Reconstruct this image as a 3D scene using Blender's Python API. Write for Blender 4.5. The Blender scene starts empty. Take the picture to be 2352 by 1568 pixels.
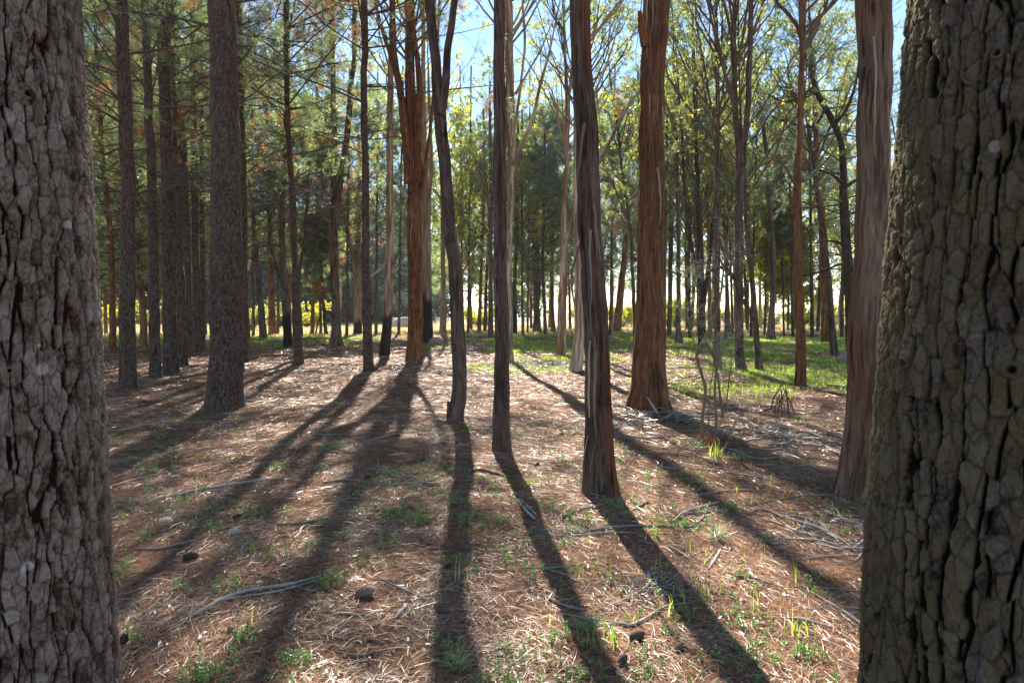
import bpy, math, random
import numpy as np
from mathutils import Vector

# ------------------------------------------------------------------ camera, sky, sun
sc = bpy.context.scene
CAM_H = 1.6
FPX = 1568.0                 # focal length in pixels of a 2352 px wide frame (24 mm)
HOR = 716.0
PITCH = math.atan((784 - HOR) / FPX)
cam_d = bpy.data.cameras.new("camera")
cam_d.lens = 24.0
cam_d.sensor_width = 36.0
cam_d.clip_start = 0.05
cam_d.clip_end = 3000
cam_d.dof.use_dof = True
cam_d.dof.focus_distance = 6.0
cam_d.dof.aperture_fstop = 16.0
cam = bpy.data.objects.new("camera", cam_d)
sc.collection.objects.link(cam)
cam.location = (0, 0, CAM_H)
cam.rotation_euler = (math.pi / 2 - PITCH, 0, 0)
sc.camera = cam

SUN_EL = math.radians(36)
SUN_AZ = math.radians(-6.4)          # from +Y towards +X
S = Vector((math.sin(SUN_AZ) * math.cos(SUN_EL), math.cos(SUN_AZ) * math.cos(SUN_EL), math.sin(SUN_EL)))
world = bpy.data.worlds.new("World")
sc.world = world
world.use_nodes = True
wn = world.node_tree
bg = wn.nodes["Background"]
sky = wn.nodes.new("ShaderNodeTexSky")
sky.sky_type = 'NISHITA'
sky.sun_disc = False
sky.sun_elevation = SUN_EL
sky.sun_rotation = SUN_AZ
sky.air_density = 1.0
sky.dust_density = 0.0
sky.ozone_density = 2.0
wn.links.new(sky.outputs[0], bg.inputs[0])
bg.inputs[1].default_value = 0.07
sun_d = bpy.data.lights.new("sun", 'SUN')
sun_d.energy = 5.0
sun_d.angle = math.radians(0.5)
sun_d.color = (1.0, 0.93, 0.82)
sun = bpy.data.objects.new("sun", sun_d)
sc.collection.objects.link(sun)
sun.location = (0, 0, 40)
sun.rotation_euler = S.to_track_quat('Z', 'Y').to_euler()
sc.view_settings.view_transform = 'Standard'
sc.view_settings.look = 'None'
sc.view_settings.gamma = 1.0
sc.view_settings.exposure = 1.85
try:
    sc.cycles.max_bounces = 6
    sc.cycles.diffuse_bounces = 4
    sc.cycles.transmission_bounces = 4
    sc.cycles.use_denoising = True
    sc.cycles.caustics_reflective = False
    sc.cycles.caustics_refractive = False
except Exception:
    pass

# ------------------------------------------------------------------ numpy helpers
def hsh(i, j, s):
    i = (np.asarray(i).astype(np.int64) & 0xffffffff); j = (np.asarray(j).astype(np.int64) & 0xffffffff)
    h = (i * 374761393 + j * 668265263 + s * 974634777) & 0xffffffff
    h = ((h ^ (h >> 13)) * 1274126177) & 0xffffffff
    h = ((h ^ (h >> 16)) * 2246822519) & 0xffffffff
    h = h ^ (h >> 15)
    return (h & 0xffffff) / float(0x1000000)

def vn(x, y, s, per=None):
    xi = np.floor(x); yi = np.floor(y)
    fx = x - xi; fy = y - yi
    fx = fx * fx * (3 - 2 * fx); fy = fy * fy * (3 - 2 * fy)
    x0 = xi; x1 = xi + 1
    if per: x0 = np.mod(x0, per); x1 = np.mod(x1, per)
    a = hsh(x0, yi, s); b = hsh(x1, yi, s); c = hsh(x0, yi + 1, s); d = hsh(x1, yi + 1, s)
    return (a * (1 - fx) + b * fx) * (1 - fy) + (c * (1 - fx) + d * fx) * fy

def fbm(x, y, s, o=4, per=None):
    t = 0; a = .5; n = 0
    for k in range(o):
        t = t + a * vn(x * 2 ** k, y * 2 ** k, s + k * 17, per * 2 ** k if per else None); n += a; a *= .5
    return t / n

def worley(x, y, s, per):
    xi = np.floor(x); yi = np.floor(y)
    f1 = np.full(x.shape, 9.); f2 = np.full(x.shape, 9.)
    i1 = np.zeros(x.shape); p1 = np.zeros(x.shape + (2,)); p2 = np.zeros(x.shape + (2,))
    for di in (-1, 0, 1):
        for dj in (-1, 0, 1):
            ci = xi + di; cj = yi + dj
            cm = np.mod(ci, per)
            px = ci + .12 + .76 * hsh(cm, cj, s); py = cj + .08 + .84 * hsh(cm, cj, s + 5)
            d = np.hypot(px - x, py - y)
            n1 = d < f1
            n2 = (~n1) & (d < f2)
            f2 = np.where(n1, f1, np.where(n2, d, f2))
            p2[..., 0] = np.where(n1, p1[..., 0], np.where(n2, px, p2[..., 0]))
            p2[..., 1] = np.where(n1, p1[..., 1], np.where(n2, py, p2[..., 1]))
            p1[..., 0] = np.where(n1, px, p1[..., 0]); p1[..., 1] = np.where(n1, py, p1[..., 1])
            i1 = np.where(n1, hsh(cm, cj, s + 9), i1)
            f1 = np.where(n1, d, f1)
    dv = p2 - p1
    return f1, f2, i1, np.abs(dv[..., 0]) / (np.hypot(dv[..., 0], dv[..., 1]) + 1e-6)

def sstep(a, b, x):
    t = np.clip((x - a) / (b - a), 0, 1)
    return t * t * (3 - 2 * t)

def nrm(v):
    return v / (np.linalg.norm(v, axis=-1, keepdims=True) + 1e-9)

def tree_kids(o): return [c for c in bpy.data.objects if c.parent == o]

def mk(name, V, Q, mat, parent=None, attrs=None, smooth=False, loc=None):
    """link one mesh object from quads"""
    V = np.asarray(V, dtype=np.float32).reshape(-1, 3); Q = np.asarray(Q, dtype=np.int32).reshape(-1, 4)
    if loc is not None: V = V - np.asarray(loc, dtype=np.float32)
    me = bpy.data.meshes.new(name)
    me.vertices.add(len(V)); me.vertices.foreach_set("co", V.ravel())
    me.loops.add(Q.size); me.loops.foreach_set("vertex_index", Q.ravel())
    me.polygons.add(len(Q))
    me.polygons.foreach_set("loop_start", np.arange(0, Q.size, 4, dtype=np.int32))
    me.polygons.foreach_set("loop_total", np.full(len(Q), 4, dtype=np.int32))
    if smooth: me.polygons.foreach_set("use_smooth", np.ones(len(Q), dtype=bool))
    for k, a in (attrs or {}).items():
        at = me.attributes.new(k, 'FLOAT', 'POINT')
        at.data.foreach_set("value", np.asarray(a, dtype=np.float32).ravel())
    me.materials.append(mat)
    me.update(calc_edges=True)
    o = bpy.data.objects.new(name, me)
    sc.collection.objects.link(o)
    if parent is not None: o.parent = parent
    if loc is not None and parent is None: o.location = loc
    return o

def thing(name, loc, label, cat, group=None):
    o = bpy.data.objects.new(name, None)
    o.empty_display_size = .2
    sc.collection.objects.link(o); o.location = loc
    return tag(o, label, cat, group)

def tag(o, label=None, cat=None, group=None, kind=None):
    if label: o["label"] = label
    if cat: o["category"] = cat
    if group: o["group"] = group
    if kind: o["kind"] = kind
    return o

class Buf:
    def __init__(s): s.V = []; s.Q = []; s.A = []; s.n = 0
    def add(s, V, Q, a):
        V = V.reshape(-1, 3)
        s.V.append(V); s.Q.append(Q.reshape(-1, 4) + s.n)
        s.A.append(np.broadcast_to(a, (len(V),)) if np.ndim(a) == 0 else np.asarray(a).ravel()); s.n += len(V)
    def build(s, name, mat, parent=None, smooth=False, loc=None):
        return mk(name, np.concatenate(s.V), np.concatenate(s.Q), mat, parent, {"tint": np.concatenate(s.A)}, smooth, loc)

def tubes(P, R, sides):
    """P [n,K,3], R [n,K] -> verts, quads"""
    n, K, _ = P.shape
    T = np.empty_like(P)
    T[:, 1:-1] = P[:, 2:] - P[:, :-2]; T[:, 0] = P[:, 1] - P[:, 0]; T[:, -1] = P[:, -1] - P[:, -2]
    T = nrm(T)
    m = nrm(P[:, -1] - P[:, 0])
    ref = np.where(np.abs(m[:, 2:3]) > .8, np.array([[1., 0, 0]]), np.array([[0, 0, 1.]]))[:, None, :]
    A = nrm(np.cross(T, ref)); B = np.cross(T, A)
    th = np.arange(sides) / sides * 2 * np.pi
    V = P[:, :, None] + R[:, :, None, None] * (A[:, :, None] * np.cos(th)[None, None, :, None] + B[:, :, None] * np.sin(th)[None, None, :, None])
    idx = np.arange(n * K * sides).reshape(n, K, sides)
    a = idx[:, :-1]; b = idx[:, 1:]
    Q = np.stack([a, np.roll(a, -1, 2), np.roll(b, -1, 2), b], -1)
    return V.reshape(-1, 3), Q.reshape(-1, 4)

def catmull(pts, n):
    """resample [k,d] control points smoothly to n points"""
    pts = np.asarray(pts, float)
    if len(pts) == 2: pts = np.array([pts[0], (pts[0] + pts[1]) / 2, pts[1]])
    d = np.r_[0, np.cumsum(np.linalg.norm(np.diff(pts[:, :3], axis=0), axis=1))]
    t = np.linspace(0, d[-1], n)
    out = np.empty((n, pts.shape[1]))
    m = np.zeros_like(pts)
    m[1:-1] = (pts[2:] - pts[:-2]) / (d[2:] - d[:-2])[:, None]
    m[0] = (pts[1] - pts[0]) / (d[1] - d[0]); m[-1] = (pts[-1] - pts[-2]) / (d[-1] - d[-2])
    k = np.clip(np.searchsorted(d, t, side='right') - 1, 0, len(d) - 2)
    h = (d[k + 1] - d[k]); s = ((t - d[k]) / h)[:, None]; h = h[:, None]
    out = (2 * s**3 - 3 * s**2 + 1) * pts[k] + (s**3 - 2 * s**2 + s) * h * m[k] + (-2 * s**3 + 3 * s**2) * pts[k + 1] + (s**3 - s**2) * h * m[k + 1]
    return out

# ------------------------------------------------------------------ pixel rays of the reference -> real positions
cp, sp = math.cos(PITCH), math.sin(PITCH)
def ray(x, y):
    xc = (x - 1176) / FPX; yc = -(y - 784) / FPX
    return np.array([xc, cp + yc * sp, -sp + yc * cp])
def at(x, y, D):
    r = ray(x, y); t = D / r[1]
    return np.array([r[0] * t, D, CAM_H + r[2] * t]), t

MOUNDS = [(1650, 865, .9, .16), (900, 875, 1.6, .10), (1200, 925, 1.0, .05), (380, 885, 2.2, .07), (700, 860, 1.8, .06), (1750, 1080, 1.2, .05), (640, 1010, 1.3, .03)]
def _m(x, y):
    r = ray(x, y); t = -CAM_H / r[2]; return r[0] * t, r[1] * t
MW = [(_m(x, y), s, h) for x, y, s, h in MOUNDS]
FEET = []
def gh(x, y):
    x = np.asarray(x, float); y = np.asarray(y, float)
    d = np.hypot(x, y)
    h = .10 * (fbm(x / 3.1 + 7, y / 3.1, 3, 3) - .5) + .05 * (fbm(x / .8, y / .8 + 3, 11, 2) - .5)
    h = h * np.clip(1.3 - d / 60, .25, 1)
    for (mx, my), s, a in MW:
        h = h + a * np.exp(-((x - mx) ** 2 + (y - my) ** 2) / s ** 2)
    return h
def gh_feet(x, y):
    h = gh0(x, y); x = np.asarray(x, float); y = np.asarray(y, float)
    for fx, fy, r in FEET:
        h = h + np.minimum(.05, .22 * r) * np.exp(-((x - fx) ** 2 + (y - fy) ** 2) / (2.1 * r + .12) ** 2)
    return h
def gp(x, y, lift=0.):
    r = ray(x, y); z = 0.
    for _ in range(4):
        t = (z - CAM_H) / r[2]
        p = np.array([r[0] * t, r[1] * t]); z = float(gh(p[0], p[1]))
    return np.array([p[0], p[1], z + lift])

# how green the ground is
def green(x, y):
    x = np.asarray(x, float); y = np.asarray(y, float)
    px = np.where(y > .5, 1176 + x / np.maximum(y, .5) * FPX, 0)
    n = .75 * fbm(x / 1.5 + 31, y / 2.4, 41, 4) + .25 * fbm(x / .3, y / .4, 43, 2)
    right = sstep(.10, .32, x / np.maximum(y, 1)) * sstep(11, 15, y) * (1 - sstep(34, 44, y)) * .9
    mid = sstep(-.12, -.03, x / np.maximum(y, 1)) * sstep(15, 19, y) * (1 - sstep(42, 52, y)) * .72
    left = sstep(26, 32, y) * (1 - sstep(46, 56, y)) * .55
    b = np.maximum(np.maximum(right, mid), left)
    return np.clip(b * sstep(.62 - .30 * b, .70 - .24 * b, n) * 1.2, 0, 1)

# ------------------------------------------------------------------ materials
def nodes(name):
    m = bpy.data.materials.new(name); m.use_nodes = True
    nt = m.node_tree; nt.nodes.clear()
    out = nt.nodes.new("ShaderNodeOutputMaterial")
    def N(t, **k):
        n = nt.nodes.new(t)
        for a, b in k.items(): setattr(n, a, b)
        return n
    return m, nt, out, N, nt.links.new

def ramp(N, stops, interp='LINEAR'):
    r = N("ShaderNodeValToRGB"); r.color_ramp.interpolation = interp
    e = r.color_ramp.elements
    while len(e) > 1: e.remove(e[-1])
    e[0].position = stops[0][0]; e[0].color = (*stops[0][1], 1)
    for p, c in stops[1:]:
        x = e.new(p); x.color = (*c, 1)
    return r

def leaf_mat(name, stops, trans=.45, gloss=0., bright=1.0):
    m, nt, out, N, L = nodes(name)
    a = N("ShaderNodeAttribute", attribute_name="tint")
    r = ramp(N, stops); L(a.outputs["Fac"], r.inputs[0])
    d = N("ShaderNodeBsdfDiffuse"); t = N("ShaderNodeBsdfTranslucent"); mx = N("ShaderNodeMixShader")
    L(r.outputs[0], d.inputs[0])
    hs = N("ShaderNodeHueSaturation"); hs.inputs["Saturation"].default_value = 1.1; hs.inputs["Value"].default_value = 1.5 * bright
    L(r.outputs[0], hs.inputs["Color"]); L(hs.outputs[0], t.inputs[0])
    mx.inputs[0].default_value = trans
    L(d.outputs[0], mx.inputs[1]); L(t.outputs[0], mx.inputs[2])
    last = mx
    if gloss:
        g = N("ShaderNodeBsdfGlossy"); g.inputs["Roughness"].default_value = .38
        g.inputs["Color"].default_value = (.9, .9, .9, 1)
        m2 = N("ShaderNodeMixShader"); m2.inputs[0].default_value = gloss
        L(mx.outputs[0], m2.inputs[1]); L(g.outputs[0], m2.inputs[2]); last = m2
    L(last.outputs[0], out.inputs[0])
    return m

def bark_mat(name, plate, crackc, moss=None, nscale=60, grain=.55, bump=.35, stretch=1., rough=.9, spec=.12, char=True):
    m, nt, out, N, L = nodes(name)
    b = N("ShaderNodeBsdfPrincipled")
    b.inputs["Roughness"].default_value = rough; b.inputs["Specular IOR Level"].default_value = spec
    ti = N("ShaderNodeAttribute", attribute_name="tint"); cr = N("ShaderNodeAttribute", attribute_name="crack")
    mo = N("ShaderNodeAttribute", attribute_name="moss"); ch = N("ShaderNodeAttribute", attribute_name="char")
    tc = N("ShaderNodeTexCoord"); mp = N("ShaderNodeMapping"); mp.inputs["Scale"].default_value = (1, 1, stretch)
    L(tc.outputs["Object"], mp.inputs[0])
    n = N("ShaderNodeTexNoise"); n.inputs["Scale"].default_value = nscale; n.inputs["Detail"].default_value = 6; n.inputs["Roughness"].default_value = .7
    L(mp.outputs[0], n.inputs[0])
    n2 = N("ShaderNodeTexNoise"); n2.inputs["Scale"].default_value = nscale * .18; n2.inputs["Detail"].default_value = 3
    L(mp.outputs[0], n2.inputs[0])
    ad = N("ShaderNodeMath", operation='MULTIPLY_ADD'); L(n.outputs[0], ad.inputs[0]); ad.inputs[1].default_value = grain
    L(ti.outputs["Fac"], ad.inputs[2])
    a2 = N("ShaderNodeMath", operation='MULTIPLY_ADD'); L(n2.outputs[0], a2.inputs[0]); a2.inputs[1].default_value = .4
    L(ad.outputs[0], a2.inputs[2])
    a3 = N("ShaderNodeMath", operation='SUBTRACT'); L(a2.outputs[0], a3.inputs[0]); a3.inputs[1].default_value = .2 + grain * .5
    r = ramp(N, plate); L(a3.outputs[0], r.inputs[0])
    last = r.outputs[0]
    def mixc(fac, col):
        nonlocal last
        x = N("ShaderNodeMixRGB"); L(fac, x.inputs[0]); L(last, x.inputs[1]); x.inputs[2].default_value = (*col, 1); last = x.outputs[0]
    if moss: mixc(mo.outputs["Fac"], moss)
    mixc(cr.outputs["Fac"], crackc)
    if char: mixc(ch.outputs["Fac"], (.018, .016, .016))
    L(last, b.inputs["Base Color"])
    bp = N("ShaderNodeBump"); bp.inputs["Strength"].default_value = bump; bp.inputs["Distance"].default_value = .012
    L(n.outputs[0], bp.inputs["Height"]); L(bp.outputs[0], b.inputs["Normal"])
    L(b.outputs[0], out.inputs[0])
    return m

M = {}
M['pine_near'] = bark_mat("pine_bark_grey", [(0, (.08, .045, .032)), (.18, (.22, .145, .11)), (.4, (.36, .265, .21)), (.72, (.50, .40, .34)), (1, (.70, .62, .56))], (.045, .013, .009), moss=(.24, .195, .085), nscale=150, bump=1., grain=1.)
M['pine_moss'] = bark_mat("pine_bark_mossy", [(0, (.035, .024, .018)), (.2, (.095, .068, .052)), (.5, (.17, .13, .102)), (.78, (.25, .20, .165)), (1, (.40, .35, .31))], (.012, .006, .005), moss=(.21, .165, .075), nscale=140, bump=1., grain=1.1)
M['pine'] = bark_mat("pine_bark_brown", [(0, (.055, .035, .026)), (.4, (.115, .08, .06)), (.8, (.19, .14, .11)), (1, (.27, .21, .17))], (.022, .011, .008), moss=(.10, .10, .04), nscale=45)
M['pine_red'] = bark_mat("pine_bark_red", [(0, (0.128, 0.051, 0.030)), (.4, (0.230, 0.106, 0.060)), (.8, (0.323, 0.170, 0.102)), (1, (0.383, 0.230, 0.153))], (.06, .02, .012), nscale=60)
M['string'] = bark_mat("stringy_bark_brown", [(0, (.03, .018, .013)), (.35, (.085, .055, .042)), (.7, (.17, .12, .092)), (1, (.29, .235, .195))], (.012, .006, .005), moss=(.17, .065, .028), nscale=150, stretch=.10, bump=1., grain=1.1)
M['string_red'] = bark_mat("stringy_bark_orange", [(0, (.045, .017, .009)), (.35, (.14, .055, .024)), (.7, (.25, .12, .058)), (1, (.42, .27, .17))], (.018, .007, .005), moss=(.085, .055, .038), nscale=150, stretch=.10, bump=1., grain=1.1)
M['string_tan'] = bark_mat("stringy_bark_tan", [(0, (.06, .034, .022)), (.35, (.15, .092, .062)), (.7, (.25, .17, .12)), (1, (.37, .28, .21))], (.022, .010, .007), moss=(.18, .08, .045), nscale=150, stretch=.10, bump=1., grain=1.)
M['smooth'] = bark_mat("smooth_gum_bark", [(0, (.13, .075, .045)), (.35, (.25, .17, .115)), (.7, (.38, .29, .21)), (1, (.50, .42, .34))], (.09, .035, .018), moss=(.19, .075, .035), nscale=60, stretch=.12, bump=.4, grain=.9)
M['dark'] = bark_mat("dark_bark", [(0, (.03, .022, .018)), (.4, (.075, .052, .04)), (.8, (.14, .10, .08)), (1, (.2, .16, .14))], (.015, .010, .008), moss=(.10, .10, .05), nscale=70)
M['twig'] = bark_mat("twig_bark", [(0, (.05, .036, .026)), (.5, (.11, .082, .062)), (1, (.2, .16, .125))], (.03, .02, .015), nscale=20, bump=0, char=False)
M['shoot'] = bark_mat("young_stem_bark", [(0, (.09, .06, .03)), (.5, (.19, .14, .075)), (1, (.3, .24, .15))], (.05, .03, .02), nscale=40, bump=.1, char=False)
M['twig_pale'] = bark_mat("pale_branch_bark", [(0, (0.175, 0.119, 0.084)), (.5, (0.294, 0.224, 0.168)), (1, (0.420, 0.364, 0.301))], (.1, .05, .03), nscale=20, bump=0, char=False)
M['peel'] = bark_mat("peeling_bark_strip", [(0, (.13, .07, .04)), (.5, (.26, .17, .11)), (1, (.48, .37, .28))], (.05, .025, .015), nscale=60, stretch=.15, bump=.3, char=False)
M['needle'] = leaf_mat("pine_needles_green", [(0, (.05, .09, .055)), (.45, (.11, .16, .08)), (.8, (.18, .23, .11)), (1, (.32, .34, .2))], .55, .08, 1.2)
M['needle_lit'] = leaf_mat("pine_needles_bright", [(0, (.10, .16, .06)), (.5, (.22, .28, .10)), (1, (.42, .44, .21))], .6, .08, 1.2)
M['needle_dead'] = leaf_mat("pine_needles_dead", [(0, (.14, .06, .035)), (.5, (.30, .14, .07)), (1, (.46, .27, .15))], .5, .03, 1.1)
M['gum'] = leaf_mat("gum_leaves_green", [(0, (.08, .12, .045)), (.4, (.15, .19, .055)), (.8, (.27, .27, .06)), (1, (.42, .34, .06))], .6, .08, 1.2)
M['gum_yellow'] = leaf_mat("gum_leaves_yellow_green", [(0, (.14, .18, .035)), (.5, (.30, .32, .05)), (.85, (.48, .41, .06)), (1, (.55, .38, .05))], .62, .06, 1.25)
M['wattle'] = leaf_mat("wattle_leaves_yellow", [(0, (.09, .13, .02)), (.5, (.24, .28, .03)), (1, (.42, .38, .05))], .55, .04, 1.15)
M['far'] = leaf_mat("distant_leaves", [(0, (.035, .06, .05)), (.5, (.07, .11, .075)), (1, (.15, .19, .11))], .3, .0)
M['grass'] = leaf_mat("grass_blades", [(0, (.09, .15, .02)), (.5, (.20, .30, .035)), (.85, (.33, .42, .06)), (1, (.5, .46, .18))], .55, .03, 1.2)
M['drygrass'] = leaf_mat("dry_grass_blades", [(0, (.25, .19, .09)), (.5, (.42, .34, .18)), (1, (.52, .45, .27))], .4, .0)
M['weed'] = leaf_mat("weed_leaves", [(0, (.05, .12, .03)), (.5, (.12, .24, .06)), (1, (.27, .40, .13))], .5, .05)
M['litter'] = leaf_mat("needle_litter", [(0, (.06, .026, .015)), (.25, (.15, .068, .034)), (.5, (.29, .145, .072)), (.75, (.42, .235, .125)), (.92, (.55, .37, .24)), (1, (.66, .52, .39))], .12, .05, .8)
M['flake'] = leaf_mat("fallen_leaves_bark", [(0, (0.072, 0.043, 0.032)), (.35, (0.187, 0.130, 0.094)), (.7, (0.317, 0.245, 0.187)), (1, (0.446, 0.396, 0.346))], .15, .06, .8)
M['stick'] = bark_mat("weathered_wood", [(0, (0.136, 0.102, 0.076)), (.4, (0.264, 0.212, 0.170)), (.75, (0.391, 0.332, 0.281)), (1, (0.493, 0.442, 0.391))], (.08, .05, .035), nscale=70, stretch=1, bump=.3, char=False)
M['cone'] = bark_mat("cone_scales", [(0, (.07, .045, .03)), (.5, (.20, .14, .10)), (1, (.38, .30, .23))], (.03, .02, .015), nscale=200, bump=.2, char=False)
M['rock'] = bark_mat("pale_stone", [(0, (.22, .17, .15)), (.5, (.38, .31, .28)), (1, (.55, .47, .43))], (.2, .15, .12), nscale=30, bump=.6, char=False)
M['rail'] = bark_mat("fence_wood", [(0, (.20, .14, .09)), (.5, (.36, .28, .20)), (1, (.5, .42, .33))], (.1, .06, .04), nscale=30, bump=.2, char=False)
M['wire'] = bark_mat("fence_wire", [(0, (.45, .45, .46)), (1, (.62, .62, .62))], (.3, .3, .3), nscale=5, bump=0, rough=.4, spec=.6, char=False)

# ground material
def ground_mat():
    m, nt, out, N, L = nodes("forest_floor")
    b = N("ShaderNodeBsdfPrincipled"); b.inputs["Roughness"].default_value = .95; b.inputs["Specular IOR Level"].default_value = .08
    g = N("ShaderNodeAttribute", attribute_name="green"); f = N("ShaderNodeAttribute", attribute_name="field")
    tc = N("ShaderNodeTexCoord")
    n = N("ShaderNodeTexNoise"); n.inputs["Scale"].default_value = 22; n.inputs["Detail"].default_value = 8; n.inputs["Roughness"].default_value = .75
    L(tc.outputs["Object"], n.inputs[0])
    n2 = N("ShaderNodeTexNoise"); n2.inputs["Scale"].default_value = .9; n2.inputs["Detail"].default_value = 4
    L(tc.outputs["Object"], n2.inputs[0])
    r = ramp(N, [(.3, (.05, .024, .015)), (.45, (.14, .068, .04)), (.58, (.27, .145, .085)), (.72, (.44, .28, .17))])
    L(n.outputs[0], r.inputs[0])
    gr = ramp(N, [(.3, (.05, .07, .015)), (.5, (.12, .17, .03)), (.7, (.22, .25, .06))]); L(n.outputs[0], gr.inputs[0])
    fr = ramp(N, [(.3, (.26, .21, .10)), (.5, (.42, .34, .19)), (.7, (.52, .45, .28))]); L(n.outputs[0], fr.inputs[0])
    x = N("ShaderNodeMixRGB"); L(g.outputs["Fac"], x.inputs[0]); L(r.outputs[0], x.inputs[1]); L(gr.outputs[0], x.inputs[2])
    y = N("ShaderNodeMixRGB"); L(f.outputs["Fac"], y.inputs[0]); L(x.outputs[0], y.inputs[1]); L(fr.outputs[0], y.inputs[2])
    L(y.outputs[0], b.inputs["Base Color"])
    bp = N("ShaderNodeBump"); bp.inputs["Strength"].default_value = .8; bp.inputs["Distance"].default_value = .03
    L(n.outputs[0], bp.inputs["Height"]); L(bp.outputs[0], b.inputs["Normal"])
    L(b.outputs[0], out.inputs[0])
    return m
M['ground'] = ground_mat()

# ------------------------------------------------------------------ ground sheet
def build_ground():
    n = 620; k = 6.3
    u = np.linspace(-1, 1, n)
    g = 900 * np.sinh(k * u) / math.sinh(k)
    X, Y = np.meshgrid(g, g + 5.0)
    Z = gh(X, Y)
    fine = .012 * (fbm(X / .12, Y / .12, 77, 2) - .5) * (np.hypot(X, Y - 5) < 14)
    Z = Z + fine
    idx = np.arange(n * n).reshape(n, n)
    Q = np.stack([idx[:-1, :-1], idx[:-1, 1:], idx[1:, 1:], idx[1:, :-1]], -1)
    fld = sstep(44, 56, Y + 9 * (fbm(X / 7, Y / 7, 5, 3) - .5) + np.clip(-X * .15, -5, 5))
    fld = np.maximum(fld, sstep(26, 30, Y) * sstep(.30, .36, X / np.maximum(Y, 1)) * (1 - sstep(.43, .5, X / np.maximum(Y, 1))) * .8)
    o = mk("ground", np.stack([X, Y, Z], -1), Q, M['ground'], None, {"green": green(X, Y), "field": fld}, True)
    tag(o, kind="structure")

# ------------------------------------------------------------------ trunks
def bark_pattern(kind, u, v, circ, seed, scale=1., fd=1.):
    """u, v metres on the surface; returns height 0..1, crack 0..1, tint"""
    if kind in ('pine', 'pine_near', 'pine_moss', 'pine_red', 'dark'):
        near = kind in ('pine_near', 'pine_moss')
        cw, ch = (.043, .150) if near else (.045, .14)
        cw *= scale; ch *= scale
        per = max(3, round(circ / cw)); cw = circ / per
        w2 = .35 * (fbm(u / .02, v / .03, seed + 1, 3) - .5)
        per2 = max(4, round(circ / (.026 * scale))); c2 = circ / per2
        g1, g2, id2, or2 = worley(u / c2 + w2, v / (.040 * scale) + w2, seed + 50, per2)
        q = sstep(.02, .16, g2 - g1)
        wu = 1.0 * (fbm(u / .07, v / .16, seed + 3, 3) - .5) + .42 * (id2 - .5); wv = .9 * (fbm(u / .06, v / .12, seed + 2, 3) - .5) + .12 * (id2 - .5)
        f1, f2, idn, ori = worley(u / cw + wu, v / ch + wv, seed, per)
        e = f2 - f1
        ori = sstep(.25, .85, ori)
        keep = fbm(u / .06, v / .13, seed + 4, 2)
        tv = (.05 + .22 * ori) * (.25 + 1.6 * keep)
        p = sstep(.10, .85, e / (tv * .8 + .02)) ** .8
        depth = np.clip(.25 + ori, 0, 1)
        crack = (1 - p) * depth
        fine = .5 + fd * (fbm(u / .004, v / .006, seed + 7, 4) - .5)
        lay = fbm(u / .018, v / .022, seed + 8, 3); lay = np.floor(lay * 8 + .8 * (fine - .5)) / 8
        rim = sstep(.0, .5, e) * .06
        h = (1 - crack) * (.62 + .10 * idn + rim) + .12 + p * ((.20 * id2 - .10) * (1 if near else .5) - .12 * (1 - q) + .5 * fd * (lay - .5)) + .22 * (fine - .5)
        c = np.clip(sstep(.25, .75, crack) + .55 * (1 - q) * p * (.3 + .7 * id2), 0, 1)
        t = .05 + .20 * idn + .38 * id2 + .30 * (fine - .5) + .6 * (lay - .5) + .10 * rim / .18
        return h, c, t
    sc_ = .030 * scale
    per = max(4, round(circ / sc_)); sc_ = circ / per
    w = 1.6 * (fbm(u / sc_ * .25, v / .22, seed + 1, 3) - .5)
    a = vn(u / sc_ + w, v / .30, seed, None)
    b = vn(u / sc_ * 2.3 + w * 2.3, v / .16, seed + 3, None)
    c0 = vn(u / sc_ * 5 + w * 4, v / .08, seed + 5, None)
    rid = 1 - np.abs(2 * a - 1); rid2 = 1 - np.abs(2 * b - 1)
    if kind == 'smooth':
        big = fbm(u / .10 + w * .2, v / .8, seed + 8, 4)
        return .5 + .25 * (big - .5) + .06 * c0, np.clip(sstep(.72, .8, vn(u / .03, v / .5, seed + 12)) * .7, 0, 1), np.clip(.2 + .8 * sstep(.3, .7, big) + .15 * (c0 - .5), 0, 1)
    h = .60 * rid ** .6 + .28 * rid2 + .15 * c0
    plate = np.floor(3.2 * fbm(u / .035 + w, v / .22, seed + 31, 3)) / 3; h = h * .8 + .35 * plate
    crack = np.clip(sstep(.62, .25, h) + .45 * sstep(.62, .80, vn(u / .025 + w, v / .35, seed + 21)), 0, 1)
    big = fbm(u / .12, v / .7, seed + 22, 3)
    return h, crack, np.clip(-.05 + .45 * b + .25 * c0 + .6 * (big - .2), 0, 1)

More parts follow.
